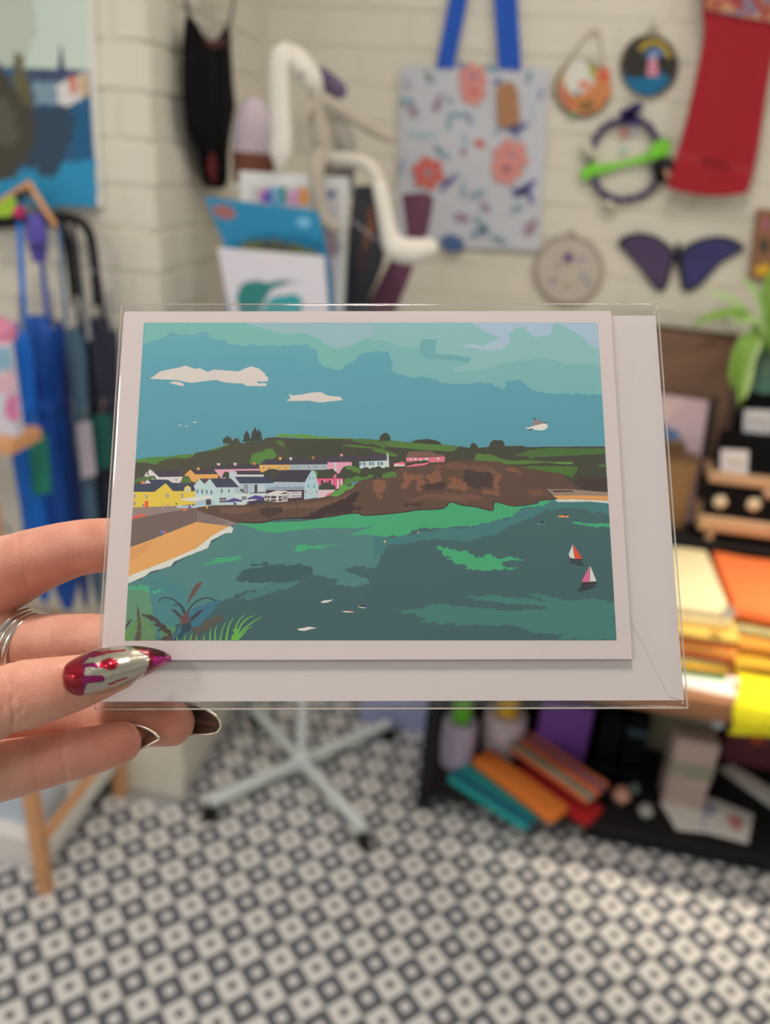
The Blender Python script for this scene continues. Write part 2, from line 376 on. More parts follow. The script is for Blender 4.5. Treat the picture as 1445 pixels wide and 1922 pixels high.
# ------------------------------------------------------------------ things on the back wall
YF = YW1 - 0.0045                            # face of the bricks
def pxs(pts, y, fr=None):
    if fr: pts = [(fr[0]+a*fr[2], fr[1]+b*fr[2]) for a, b in pts]
    return np.array([at_y(a, b, y) for a, b in pts])
def smooth_outline(pts, n=4):
    P = np.asarray(pts, float); k = len(P); Q = np.vstack([P[-1], P, P[0], P[1]]); out = []
    for i in range(k):
        p0,p1,p2,p3 = Q[i:i+4]
        for u in np.linspace(0, 1, n, endpoint=False):
            out.append(tuple(0.5*((2*p1)+(-p0+p2)*u+(2*p0-5*p1+4*p2-p3)*u*u+(-p0+3*p1-3*p2+p3)*u**3)))
    return out
def hook(name_parent, p, m):
    """a nail in the wall that carries a hanging thing"""
    return tube('nail', [p, p + V(0, YF + 0.004 - p[1], 0)], 0.0018, m, None, 8)
STEEL = mat('bright_steel', (0.62, 0.62, 0.62), 0.28, 1.0, 0.05)
TWINE = paint('jute_twine', (150, 132, 104), rough=0.9, var=0.25, scale=300)
BARK = paint('dark_bark', (96, 74, 56), rough=0.95, var=0.35, scale=90, bump=0.8, bscale=160)
WOOD = paint('pale_pine', (198, 140, 92), rough=0.6, var=0.18, scale=22)
BLACK = paint('black_fabric', (13, 13, 15), rough=0.9, spec=0.15, var=0.2, scale=120, bump=0.5, bscale=500)
BLACKP = paint('black_paint', (22, 20, 20), rough=0.6, spec=0.3, var=0.15)
WHITEM = paint('white_enamel', (200, 200, 204), rough=0.35, var=0.04)
WHITEC = paint('white_card', (212, 204, 200), rough=0.7, var=0.03)

# --- floral tote bag with blue handles
yb = YF - 0.012; ZB = (680, 0, 420/1442)
t = empty('tote_bag', at_y(885, 300, yb), 'pale grey floral canvas tote bag with blue webbing handles on the brick wall', 'bag')
CANV = paint('grey_canvas', (184, 181, 178), rough=0.9, var=0.06, scale=120, bump=0.3, bscale=900)
cor = [(752,122),(1030,128),(1013,470),(746,462)]
def bagpt(u, v):
    a = V(*cor[0])*(1-u)*(1-v) + V(*cor[1])*u*(1-v) + V(*cor[2])*u*v + V(*cor[3])*(1-u)*v
    p = at_y(a[0], a[1], yb); return p
def bagsheet(u, v, side):
    p = bagpt(u, v); bul = 0.006*math.sin(math.pi*min(1,max(0,u)))**0.5*math.sin(math.pi*min(1,0.1+v*0.9))**0.5
    rip = 0.0015*math.sin(u*9+v*3)+0.001*math.sin(v*13-u*4)
    p = p.copy(); p[1] += side*bul + (rip if side < 0 else 0); return wp(t, p)
v1, f1 = grid_vf(lambda u, v: bagsheet(u, v, -1), 26, 30); v2, f2 = grid_vf(lambda u, v: bagsheet(u, v, 1), 26, 30)
o = mesh('canvas_body', *join_vf((v1, [q[::-1] for q in f1]), (v2, f2)), CANV, t, True)
BLUEW = paint('blue_webbing', (28, 76, 158), rough=0.8, var=0.1, scale=200)
for pts, w in (([(835,128),(840,100),(852,40),(866,-30),(884,-80)], 33), ([(956,130),(955,100),(951,40),(946,-30),(930,-80)], 42)):
    P = spline([at_y(a, b, yb - 0.008) for a, b in pts], 16); wd = w/1490*1.78/2
    vs = []; 
    for i, p in enumerate(P):
        for dx, dy in ((-wd,0),(wd,0),(wd,0.003),(-wd,0.003)): vs.append(wp(t, p + V(dx, dy, 0)))
    fs = [(a*4+k, a*4+(k+1)%4, a*4+4+(k+1)%4, a*4+4+k) for a in range(15) for k in range(4)] + [(0,3,2,1), (60,61,62,63)]
    mesh('handle', vs, fs, BLUEW, t)
CPR = vcol_mat('canvas_print', 0.9, bump=0.2)
def newprint(): return Flat(lambda x, y: wp(t, at_y(x, y, yb - 0.0085)), (0,-1,0), step=1e-5)
pink, coral, teal, navy, mauve = (196,128,116), (190,96,84), (118,146,152), (92,92,136), (150,122,130)
def flower(cx, cy, r, col, ctr, last=True):
    global fb
    if last is not None: fb = newprint()
    for k in range(6):
        a = k*math.pi/3 + 0.3; fb.ell(col, cx+0.55*r*math.cos(a), cy+0.55*r*math.sin(a), 0.52*r, 0.40*r, ZB, 2, rot=a)
    fb.ell(ctr, cx, cy, 0.28*r, 0.25*r, ZB, 2)
    if last: fb.build('printed_flower', CPR, t)
def leaf(cx, cy, l, w, rot, col): fb.poly(col, [(cx+l*math.cos(a)*math.cos(rot)-w*math.sin(a)*math.sin(rot)*(0.6+0.4*math.cos(a)), cy+l*math.cos(a)*math.sin(rot)+w*math.sin(a)*math.cos(rot)) for a in np.linspace(0,6.283,14,endpoint=False)], ZB, 2)
flower(710,500,92,pink,navy,False); flower(715,590,88,pink,coral,None); fb.build('printed_flower', CPR, t); flower(425,1115,104,coral,mauve); flower(955,1010,112,pink,mauve,False); flower(930,1090,100,pink,(140,86,100),None); fb.build('printed_flower', CPR, t)
for a in ((640,420,40,16,0.6,navy),(430,490,44,26,0.9,(130,140,128)),(490,655,62,38,1.9,mauve),(330,715,40,26,0.5,mauve),(285,650,60,18,0.2,teal),(290,530,50,14,1.4,mauve),(560,780,60,22,1.6,teal),(620,740,70,16,0.1,teal),(690,760,50,16,1.2,(120,120,150)),(830,440,46,24,0.5,teal),(870,525,34,18,2.6,navy),(1075,480,50,30,1.7,(126,146,142)),(1155,590,50,20,1.8,(140,136,160)),(1005,820,70,22,2.9,navy),(985,850,40,16,1.0,navy),(755,925,40,26,0.3,coral),(655,975,34,30,2.0,mauve),(660,890,36,14,1.3,teal),(515,990,62,24,0.6,teal),(480,950,36,16,1.2,teal),(255,1060,60,20,1.7,(140,146,170)),(570,1160,66,24,2.5,navy),(530,1200,50,14,2.2,navy),(650,1210,70,18,1.7,teal),(740,1250,60,16,2.9,teal),(1050,1215,92,30,2.5,navy),(1075,1250,66,26,1.2,navy),(1010,1230,56,18,0.2,navy),(1000,1340,50,18,2.7,teal),(790,1330,44,24,0.7,mauve),(640,1400,52,28,0.2,mauve),(760,1440,80,24,1.0,teal),(760,1490,70,22,2.7,(120,140,148)),(1090,1460,56,44,2.4,mauve),(580,1570,78,58,0.2,(70,92,124)),(880,1540,60,18,0.4,teal),(350,860,60,12,0.2,(170,186,186)),(430,870,70,12,2.9,(160,180,180)),(870,820,60,10,1.7,teal),(1100,700,70,12,1.5,(170,186,188)),(760,640,60,10,2.2,teal),(560,640,40,12,0.8,teal)): fb = newprint(); leaf(*a); fb.build('printed_leaf', CPR, t)
KRAFT = paint('kraft_card', (158, 112, 78), rough=0.85, var=0.08, scale=80)
o = prism('swing_tag', wp(t, pxs([(862,575),(905,530),(965,525),(1000,585),(1015,800),(900,825),(872,800)], yb-0.013, ZB)), 0.002, KRAFT, t)
o['label'] = 'brown kraft swing tag'
for (a, b) in ((884,-80),(930,-80)): pass
tube('hanging_rail', [at_y(862,-84,yb-0.006), at_y(950,-84,yb-0.006)], 0.004, STEEL, t) if False else None
hk = empty('wall_hook', at_y(907,-82,yb-0.02), 'steel wall hook carrying the blue handles of the tote bag', 'hook')
tube('hook_bar', wp(hk, [at_y(872,-86,yb-0.010), at_y(942,-86,yb-0.010)]), 0.0045, STEEL, hk)
tube('peg', wp(hk, [at_y(907,-86,yb-0.010), at_y(907,-86,YF+0.004)]), 0.004, STEEL, hk)

# --- round ornaments
def slice_disc(name, label, px, y, rx, ry, depth, rim, face, group=None):
    c = at_y(*px, y); e = empty(name, c, label, 'ornament', group)
    pts = [at_y(px[0]+rx*math.cos(a), px[1]+ry*math.sin(a), y) for a in np.linspace(0, 6.2832, 28, endpoint=False)]
    prism('bark_rim', wp(e, pts), depth, rim, e, bevel=0.003)
    q = [at_y(px[0]+rx*.9*math.cos(a), px[1]+ry*.9*math.sin(a), y-0.0012) for a in np.linspace(0, 6.2832, 28, endpoint=False)]
    prism('face', wp(e, q), 0.003, face, e)
    return e
ya = YF - 0.013
e = slice_disc('wood_slice_ornament', 'round wood slice with an orange and green scene hanging from twine', (1093,166), ya, 53, 53, 0.011, BARK, paint('birch_face', (184,150,110), rough=0.7, var=0.12))
Z4 = (1000, 0, 445/1425)
p = Flat(lambda x, y: wp(e, at_y(x, y, ya-0.0014)), (0,-1,0), step=1e-5)
p.ell((204,196,176),280,470,88,110,Z4,4); p.poly((190,120,70),[(200,600),(300,560),(400,480),(470,470),(470,560),(420,640),(320,690),(220,660)],Z4,5); p.poly((196,84,52),[(380,450),(420,400),(460,410),(465,470),(410,490)],Z4,4)
p.poly((150,150,60),[(330,390),(370,385),(380,440),(350,490)],Z4,4); p.ell((200,120,90),310,510,40,24,Z4,3); p.ell((96,128,140),265,560,20,16,Z4,2); p.poly((120,90,50),[(250,640),(330,600),(380,620),(330,670)],Z4,3); p.poly((176,80,56),[(160,500),(190,520),(240,640),(200,630),(170,580)],Z4,4); p.ell((90,150,90),240,690,30,8,Z4)
p.build('painted_scene', VCOL, e)
tube('twine_loop', wp(e, [at_y(1060,122,ya+.004), at_y(1090,80,ya+.004), at_y(1117,55,ya+.004), at_y(1127,75,ya+.004), at_y(1132,125,ya+.004)]), 0.0016, TWINE, e, 6, n=16)
tube('nail', wp(e, [at_y(1118,60,ya), at_y(1118,60,YF+.004)]), 0.002, STEEL, e, 6)
e = slice_disc('lighthouse_ornament', 'round black ornament with a painted lighthouse, yellow rainbow and blue sea', (1219,122), ya, 55, 58, 0.011, BARK, paint('black_face', (30,28,26), rough=0.6))
p = Flat(lambda x, y: wp(e, at_y(x, y, ya-0.0014)), (0,-1,0), step=1e-5)
p.poly((16,96,128),[(545,440),(600,470),(700,450),(790,440),(830,470),(790,530),(720,575),(640,565),(580,520)],Z4,4)
p.stroke((176,150,50),[(640,300),(700,255),(770,265),(825,345)],26,26,Z4); p.stroke((60,90,130),[(680,340),(730,305),(790,330)],40,26,Z4); p.ell((110,130,160),730,320,38,26,Z4,3)
p.poly((205,150,160),[(695,350),(745,350),(752,460),(688,460)],Z4,2); p.rect((180,60,80),692,385,748,402,Z4); p.rect((180,60,80),690,428,750,446,Z4)
p.build('painted_scene', VCOL, e)
tube('twine_loop', wp(e, [at_y(1212,70,ya+.004), at_y(1226,46,ya+.004), at_y(1240,70,ya+.004)]), 0.0018, TWINE, e, 6, n=10)
tube('nail', wp(e, [at_y(1226,48,ya), at_y(1226,48,YF+.004)]), 0.002, STEEL, e, 6)
e = slice_disc('pressed_flower_disc', 'round beige wood disc with a pressed purple flower, left of the butterfly', (1067,508), ya, 66, 66, 0.011, paint('pale_bark', (150,130,112), rough=0.9, var=0.25, scale=80), paint('beige_face', (176,162,142), rough=0.75, var=0.12, scale=50))
p = Flat(lambda x, y: wp(e, at_y(x, y, ya-0.0014)), (0,-1,0), step=1e-5)
for k in range(5): p.ell((96,56,104),212+20*math.cos(k*1.26),1550+20*math.sin(k*1.26),20,12,Z4,2,rot=k*1.26)
for x,y,c in ((150,1600,(150,140,120)),(240,1640,(186,174,140)),(120,1690,(140,128,134)),(300,1660,(150,140,140)),(200,1720,(160,150,124)),(290,1560,(150,136,146)),(330,1700,(140,132,134))): p.ell(c,x,y,26,16,Z4,5,rot=x*.1)
p.build('pressed_flowers', VCOL, e)
tube('twine_loop', wp(e, [at_y(1062,446,ya+.004), at_y(1072,434,ya+.004), at_y(1082,446,ya+.004)]), 0.002, TWINE, e, 6, n=10)
tube('nail', wp(e, [at_y(1072,436,ya), at_y(1072,436,YF+.004)]), 0.002, STEEL, e, 6)

# --- ribbon-wound hoop wreath
yw = YF - 0.014
e = empty('hoop_wreath', at_y(1168,295,yw), 'purple yarn-wound hoop wreath with a lime green band and bow', 'wreath')
PUR = paint('purple_yarn', (74,62,90), rough=0.95, var=0.35, scale=160, bump=1.0, bscale=400); LIME = paint('lime_ribbon', (112,186,44), rough=0.5, var=0.12)
hp = [(1170,228),(1205,228),(1230,255),(1243,290),(1238,325),(1218,358),(1185,372),(1150,372),(1122,352),(1110,315),(1110,285),(1122,252),(1145,232)]
sp = smooth_outline(hp, 5); sp.append(sp[0]); P = np.array([at_y(a,b,yw) for a,b in sp]); lump = 0.0072 + 0.0016*np.sin(np.arange(len(P))*1.9)
vs, fs = tube_vf(P, lump, 10, (0,1,0)); auto_smooth(mesh('wound_hoop', [wp(e, v) for v in vs], fs, PUR, e), 60)
def strip(name, pts, widths, y, m, par, th=0.003, n=12):
    P = spline([at_y(a,b,y) for a,b in pts], n); w = np.interp(np.linspace(0,1,n), np.linspace(0,1,len(widths)), widths)/1490*1.78/2
    T = np.gradient(P, axis=0); T /= np.linalg.norm(T,axis=1)[:,None]; N = np.stack([-T[:,2],0*T[:,0],T[:,0]],1); vs=[]
    for i in range(n):
        for s, d in ((-1,0),(1,0),(1,th),(-1,th)): vs.append(P[i]+N[i]*w[i]*s+V(0,d,0)-np.array(par.location))
    fs=[(a*4+k,a*4+(k+1)%4,a*4+4+(k+1)%4,a*4+4+k) for a in range(n-1) for k in range(4)]+[(0,3,2,1),(n*4-4,n*4-3,n*4-2,n*4-1)]
    return mesh(name, vs, fs, m, par)
LG = paint('pale_green_band', (150,178,120), rough=0.6)
o = strip('cross_band', [(1112,322),(1165,308),(1245,288)], [20,9,16], yw-.003, LIME, e); o['label']='lime green ribbon across the hoop'
strip('green_wrap', [(1102,312),(1112,330)], [34,34], yw-.010, LIME, e, .02, 4); strip('green_bow', [(1222,292),(1240,280),(1258,276)], [20,36,22], yw-.012, LIME, e, .012, 8)
strip('dark_bow', [(1232,330),(1244,318),(1256,335)], [30,52,20], yw-.012, paint('black_ribbon',(34,36,34)), e, .012, 8)
strip('pink_bead', [(1248,328),(1256,324)], [16,12], yw-.016, paint('pink_bead',(200,150,120)), e, .008, 4)
PB = paint('purple_bow', (50,34,92), rough=0.6, var=0.2)
for pts, w in (([(1180,225),(1172,212),(1165,222)],[8,20,6]), ([(1182,222),(1196,202),(1206,205)],[10,20,8]), ([(1183,226),(1184,206),(1186,196)],[16,12,6]), ([(1172,228),(1186,224),(1196,230)],[14,18,12])): strip('bow_loop', pts, w, yw-.013, PB, e, .008, 8)
SHELL = paint('cream_shell', (196,184,160), rough=0.5, var=0.15)
for a in ((1104,282,10,14),(1096,276,8,9),(1142,384,14,9),(1150,392,9,7),(1112,290,8,10)):
    c = wp(e, at_y(a[0],a[1],yw-.004)); k=1.78/1490
    lathe('shell', [(0.001,-a[3]*k),(a[2]*k*.7,-a[3]*k*.5),(a[2]*k,0),(a[2]*k*.7,a[3]*k*.5),(0.001,a[3]*k)], SHELL, e, c, 10, lambda an,z: .12*math.cos(6*an))
p = Flat(lambda x, y: wp(e, at_y(x, y, yw+.004)), (0,-1,0), step=1e-5)
p.ell((190,110,110),545,800,22,26,Z4,3); p.ell((150,180,164),545,900,26,16,Z4,3); p.ell((176,170,190),610,790,20,16,Z4,2)
p.build('hanging_charms', VCOL, e)
tube('hanging_thread', wp(e, [at_y(1184,200,yw), at_y(1180,188,yw+.006)]), 0.0012, TWINE, e, 6); tube('nail', wp(e, [at_y(1180,188,yw+.004), at_y(1180,188,YF+.004)]), 0.002, STEEL, e, 6)

# --- red knitted scarf with multicoloured top
ys = YF - 0.052
e = empty('knitted_scarf', at_y(1345,370,ys), 'long red ribbed knitted scarf with a multicoloured top, hanging on the wall', 'scarf')
RED = paint('red_wool', (158, 20, 34), rough=0.95, var=0.14, scale=130, bump=0.8, bscale=700, sheen=0.3)
lft = spline([(1318,18,0),(1322,60,0),(1308,140,0),(1290,220,0),(1268,300,0),(1252,352,0)], 40); rgt = spline([(1462,40,0),(1452,100,0),(1438,180,0),(1426,260,0),(1412,330,0),(1402,362,0)], 40)
def scf(u, v, back=0):
    i = v*39; a = lft[int(i)]; b = rgt[int(i)]; x = a[0]+(b[0]-a[0])*u; y = a[1]+(b[1]-a[1])*u + (10*math.sin(u*math.pi) if v > .98 else 0)
    rib = 0.004*abs(math.sin(u*math.pi*9)) + 0.005*math.sin(u*math.pi*2.6+.6)*v
    p = at_y(x, y, ys); p[1] += 0.010 if back else -rib; return wp(e, p)
v1,f1 = grid_vf(lambda u,v: scf(u,v), 73, 40); v2,f2 = grid_vf(lambda u,v: scf(u,v,1), 73, 40)
mesh('red_knit', *join_vf((v1,f1),(v2,[q[::-1] for q in f2])), RED, e, True)
MULTI = mat('speckled_wool', (0.5,0.3,0.3), 0.95, var=.1, bump=.8, bscale=300)
nt = MULTI.node_tree; vo = nt.nodes.new('ShaderNodeTexVoronoi'); vo.inputs['Scale'].default_value = 70; tcn = nt.nodes.new('ShaderNodeTexCoord'); nt.links.new(tcn.outputs['Object'], vo.inputs['Vector'])
cr = nt.nodes.new('ShaderNodeValToRGB'); cr.color_ramp.interpolation='CONSTANT'
for i,(q,c) in enumerate(((0,(150,60,60)),(.3,(190,130,90)),(.5,(130,96,110)),(.65,(170,110,70)),(.8,(126,120,128)))):
    el = cr.color_ramp.elements[i] if i < 2 else cr.color_ramp.elements.new(q); el.position=q; el.color=(*alb(c),1)
sx = nt.nodes.new('ShaderNodeSeparateColor'); nt.links.new(vo.outputs['Color'], sx.inputs[0]); nt.links.new(sx.outputs[0], cr.inputs[0]); nt.links.new(cr.outputs[0], nt.nodes['Principled BSDF'].inputs['Base Color'])
def top(u, v, back=0):
    x = 1308+v*14+u*160; y = -60+v*(78+u*32); p = at_y(x, y, ys-.006); p[1] += .012 if back else -.006*abs(math.sin(u*14+v*3)); return wp(e, p)
v1,f1 = grid_vf(lambda u,v: top(u,v), 40, 16); v2,f2 = grid_vf(lambda u,v: top(u,v,1), 40, 16)
o = mesh('patterned_top', *join_vf((v1,f1),(v2,[q[::-1] for q in f2])), MULTI, e, True); o['label']='multicoloured speckled top of the scarf'
tube('hanging_peg', wp(e, [at_y(1385,-50,ys-.004), at_y(1385,-50,YF+.004)]), 0.006, WOOD, e, 10)

# --- butterfly
yk = YF - 0.012
e = empty('butterfly_ornament', at_y(1275,495,yk), 'dark purple and blue butterfly wall ornament under the wreath', 'ornament')
IR = {}
for nm, c in (('purple_wing',(70,48,78)),('blue_wing',(46,44,88))): IR[nm] = paint(nm, c, rough=0.4, var=0.4, scale=30, coat=0.2)
EDGE = paint('butterfly_edge', (26,26,40), rough=0.6)
def wing(name, pts, m):
    o1 = smooth_outline(pts, 3); c = np.mean(np.array(o1), 0); prism(name, wp(e, pxs(o1, yk)), 0.006, EDGE, e, bevel=0.001)
    o2 = [(c[0]+(a-c[0])*.86, c[1]+(b-c[1])*.86) for a, b in o1]; prism('wing_panel', wp(e, pxs(o2, yk-.001)), 0.003, m, e)
wing('left_wing', [(510,1460),(560,1415),(650,1400),(740,1420),(820,1475),(850,1530),(840,1600),(815,1690),(790,1745),(740,1740),(700,1690),(640,1610),(570,1530)] and [(Z4[0]+a*Z4[2], b*Z4[2]) for a,b in [(510,1460),(560,1415),(650,1400),(740,1420),(820,1475),(850,1530),(840,1600),(815,1690),(790,1745),(740,1740),(700,1690),(640,1610),(570,1530)]], IR['purple_wing'])
wing('right_wing', [(Z4[0]+a*Z4[2], b*Z4[2]) for a,b in [(890,1530),(920,1480),(1000,1440),(1100,1420),(1190,1430),(1260,1470),(1270,1495),(1200,1540),(1120,1590),(1050,1670),(980,1735),(915,1750),(890,1700),(880,1610)]], IR['blue_wing'])
tube('body', wp(e, [at_y(1272,455,yk-.004), at_y(1272,475,yk-.006), at_y(1272,500,yk-.004)]), [0.004,0.009,0.004], EDGE, e, 10, n=10)
tube('mounting_pin', wp(e, [at_y(1272,480,yk+.004), at_y(1272,480,YF+.004)]), 0.003, EDGE, e, 6)
# --- small brown plaque at the right edge
yq = YF - 0.02
e = empty('brown_plaque', at_y(1432,525,yq), 'brown wooden plaque with a yellow patch at the right edge of the brick wall', 'plaque')
prism('board', wp(e, pxs([(1422,392),(1500,400),(1490,535),(1406,522)], yq)), 0.016, paint('stained_plaque', (134,88,60), rough=.6, var=.2, scale=40), e, bevel=.002)
p = Flat(lambda x,y: wp(e, at_y(x,y,yq-.0005)), (0,-1,0), step=1e-5)
p.poly((206,160,40),[(1340,1600),(1425,1585),(1425,1660),(1335,1650)],Z4,4); p.ell((150,90,96),1400,1350,26,40,Z4,4); p.ell((70,64,50),1390,1480,30,50,Z4,4)
p.build('painted_panel', VCOL, e); tube('hanger', wp(e, [at_y(1450,420,yq+.01), at_y(1450,420,YF+.004)]), .003, STEEL, e, 6)
# --- black dress on the side of the pier
xd = PX + 0.035
e = empty('black_dress', at_x(398,350,xd), 'narrow black knitted dress with thin straps hanging on the side of the pier', 'dress')
Z1 = (0, 0, 480/1442)
L_ = [(1062,75),(1050,140),(1042,230),(1040,380),(1042,520),(1050,640),(1065,740),(1100,800),(1128,870),(1140,960),(1150,1030),(1180,1060)]
R_ = [(1290,130),(1302,200),(1305,300),(1312,420),(1320,520),(1330,600),(1310,700),(1295,780),(1285,860),(1285,960),(1280,1030),(1250,1062)]
def drs(u, v, back=0):
    i = v*(len(L_)-1); k = min(int(i), len(L_)-2); w = i-k; a = V(*L_[k])*(1-w)+V(*L_[k+1])*w; b = V(*R_[k])*(1-w)+V(*R_[k+1])*w
    q = a+(b-a)*u; q[1] += max(0, 1-v*5)*150*(1-abs(2*u-1)**1.6)*(1 if v < .2 else 0)
    p = at_x(q[0]*Z1[2], q[1]*Z1[2], xd); bul = .012*math.sin(math.pi*u)**.6 + .003*math.sin(u*17+v*5)*math.sin(math.pi*u); p = p.copy(); p[0] += bul if not back else -.004; return wp(e, p)
v1,f1 = grid_vf(lambda u,v: drs(u,v), 28, 44); v2,f2 = grid_vf(lambda u,v: drs(u,v,1), 28, 44)
mesh('knit_body', *join_vf((v1,[q[::-1] for q in f1]),(v2,f2)), BLACK, e, True)
for pts in ([(1062,85),(1050,20),(1046,-60)], [(1292,140),(1312,40),(1322,-60)]):
    tube('strap', wp(e, [at_x(a*Z1[2], b*Z1[2], xd) for a,b in pts]), .0028, BLACK, e, 8, n=8)
p = Flat(lambda x,y: wp(e, at_x(x,y,xd+.0165)), (1,0,0), step=1e-5)
p.poly((110,30,34),[(1180,870),(1215,860),(1225,960),(1215,1030),(1190,1030),(1170,960)],Z1,4); p.build('hem_embroidery', VCOL, e); p = Flat(lambda x,y: wp(e, at_x(x,y,xd+.0165)), (1,0,0), step=1e-5); p.poly((70,24,28),[(1150,190),(1200,230),(1270,190),(1280,250),(1200,280),(1150,240)],Z1,5)
p.build('neck_embroidery', VCOL, e)
tube('hanging_rod', wp(e, [at_x(342,-18,xd), at_x(446,-18,xd)]), .004, STEEL, e, 8); tube('rod_bracket', wp(e, [at_x(395,-18,xd), at_x(395,-18,PX)]), .004, STEEL, e, 8)
# --- painting on the face of the pier
yp = PY - 0.028
e = empty('harbour_painting', at_y(90,385,yp), 'canvas painting of a harbour with church spire and deep blue water', 'painting')
q = [at_y(-250,-260,yp), at_y(153,-260,yp), at_y(181,388,yp), at_y(-190,386,yp)]
prism('canvas', wp(e, q), 0.024, WHITEC, e, bevel=.002)
p = Flat(lambda x,y: wp(e, at_y(x,y,yp-.0006)), (0,-1,0), step=1e-5)
p.poly((190,198,176),[(-250,-258),(153,-258),(168,130),(-222,130)]); 
p.poly((178,182,160),[(-250,-100),(60,-60),(70,60),(40,130),(-222,130)],None,6)
p.poly((46,86,116),[(-222,118),(168,132),(181,386),(-190,384)],None); p.poly((28,84,116),[(400,600),(500,580),(530,900),(420,950)],Z1,6)
p.poly((40,132,164),[(-400,1020),(540,900),(545,1164),(-400,1164)],Z1,8); p.poly((44,64,78),[(60,600),(400,590),(420,760),(330,980),(250,1010),(160,920),(60,950)],Z1,12)
p.poly((62,74,96),[(160,385),(320,395),(470,400),(480,470),(330,470),(170,460)],Z1,5); p.poly((44,54,84),[(325,410),(340,250),(345,250),(368,410)],Z1,1); p.poly((120,140,146),[(180,470),(320,460),(330,580),(200,590)],Z1,5)
p.poly((205,196,184),[(320,480),(400,440),(490,400),(500,540),(380,600),(330,590)],Z1,3); p.poly((196,110,80),[(385,440),(430,420),(435,530),(400,540)],Z1,3); p.poly((190,160,120),[(440,420),(500,420),(500,540),(450,550)],Z1,3)
p.poly((96,88,56),[(80,290),(120,300),(170,480),(200,600),(130,640),(70,560)],Z1,8); p.poly((66,62,50),[(-300,380),(0,360),(60,480),(180,600),(190,820),(90,980),(60,1010),(-300,980)],Z1,12); p.poly((84,80,66),[(-100,560),(40,560),(110,760),(60,820),(-100,800)],Z1,9)
p.build('painted_image', VCOL, e)
# ------------------------------------------------------------------ print rack with pole, trays, prints, plush hare, hats
def pext(x0, y0, x1, y1, Y):
    xm, ym = (x0+x1)/2, (y0+y1)/2
    return at_y(x0,ym,Y)[0], at_y(x1,ym,Y)[0], at_y(xm,y1,Y)[2], at_y(xm,y0,Y)[2]
RX, RY = -0.432, 1.570
e = empty('display_rack', (RX, RY, 0), 'white metal display rack with a round pole and four splayed legs on castors', 'rack')
feet = [(-.606,1.372),(-.222,1.383),(-.622,1.735),(-.236,1.782)]
tube('pole', [(0,0,.05),(-.004,0,1.08),(-.006,0,1.432)], .0135, WHITEM, e, 16)
lathe('hub', [(.02,.035),(.024,.04),(.024,.085),(.018,.09)], WHITEM, e, (0,0,0), 20)
for fx, fy in feet:
    d = V(fx-RX, fy-RY, 0); L = np.linalg.norm(d); a = math.atan2(d[1], d[0])
    leg = box('leg', (0.012,-.0115,.046), (L,.0115,.070), WHITEM, e, .003, 2); leg.location = Vector((d[0]*.51, d[1]*.51, .058)); leg.rotation_euler = (0,0,a)
    c = lathe('castor', [(.006,-.009),(.020,-.009),(.022,-.005),(.022,.005),(.020,.009),(.006,.009)], BLACKP, leg, (L*.475, 0, .022-.058), 18, axis='Y')
    tube('castor_stem', V(L*.475,0,-.058)+np.array([(0,0,.04),(0,0,.055)]), .008, BLACKP, leg, 8)
box('tray', (-.20,-.23,1.074), (.26,.09,1.082), WHITEM, e, .002); box('tray_lip', (-.20,-.235,1.074), (.26,-.229,1.10), WHITEM, e, .001)
box('upper_shelf', (-.175,.0,1.430), (.13,.19,1.437), WHITEM, e, .002)
Z2 = (320, 0, 480/1442)
def sheet(name, label, cat, pts, y, th, m, fr=None, tilt=0.0):
    P = pxs(pts, y, fr); 
    if tilt: P[:,1] += (P[:,2]-P[:,2].min())*tilt
    e = empty(name, (P[:,0].mean(), y, P[:,2].min()), label, cat); return e, P
# blue print and white print lean in the tray
e, P = sheet('blue_print', 'blue seaside art print leaning behind the white swirl print on the rack', 'print', [(190,1108),(830,1190),(900,1500),(930,1900),(960,2100),(330,2080),(300,1370)], 1.44, .003, None, Z2)
zb = 1.0825; P[P[:,2] < zb+.02, 2] = zb; P[4:6,2] = zb; e.location[2] = zb
prism('print_sheet', wp(e, P), .004, paint('print_blue', (24,118,148), rough=.45, var=.08), e)
p = Flat(lambda x,y: wp(e, at_y(x,y,1.4395)), (0,-1,0), step=1e-5)
p.poly((150,92,86),[(235,1165),(290,1150),(350,1170),(375,1205),(350,1235),(290,1235),(250,1205)],Z2,3); p.poly((110,166,190),[(710,1235),(770,1225),(790,1270),(750,1285),(715,1265)],Z2,4)
p.poly((12,98,126),[(330,1380),(560,1310),(850,1350),(880,1450),(900,1700),(330,1700)],Z2,8); p.poly((92,96,50),[(400,1372),(500,1350),(640,1365),(800,1405),(860,1440),(400,1430)],Z2,6); p.poly((70,66,62),[(500,1365),(640,1370),(740,1400),(520,1410)],Z2,6)
p.build('seaside_picture', VCOL, e)
e, P = sheet('white_print', 'white art print with a teal swirl standing at the front of the rack', 'print', [(265,1395),(865,1445),(890,1760),(915,2090),(372,2060),(330,1740)], 1.395, .003, None, Z2)
P[3:5,2] = zb; e.location[2] = zb
prism('print_sheet', wp(e, P), .004, paint('print_white', (202,192,198), rough=.5, var=.02), e)
p = Flat(lambda x,y: wp(e, at_y(x,y,1.3945)), (0,-1,0), step=1e-5)
p.poly((46,114,106),[(370,1690),(385,1620),(430,1585),(500,1580),(540,1595),(620,1580),(740,1590),(640,1605),(570,1630),(545,1670),(520,1720),(500,1790),(400,1790)],Z2,2); p.poly((48,140,140),[(540,1700),(600,1670),(690,1655),(740,1680),(740,1800),(500,1800)],Z2,2); p.poly((226,196,186),[(520,1440),(550,1410),(570,1440),(560,1465),(530,1460)],Z2,3)
p.build('swirl_picture', VCOL, e)
e, P = sheet('framed_print', 'white framed print with bright coloured shapes behind the blue print', 'print', [(385,965),(1003,1000),(985,1400),(960,2060),(430,2040)], 1.522, .012, None, Z2)
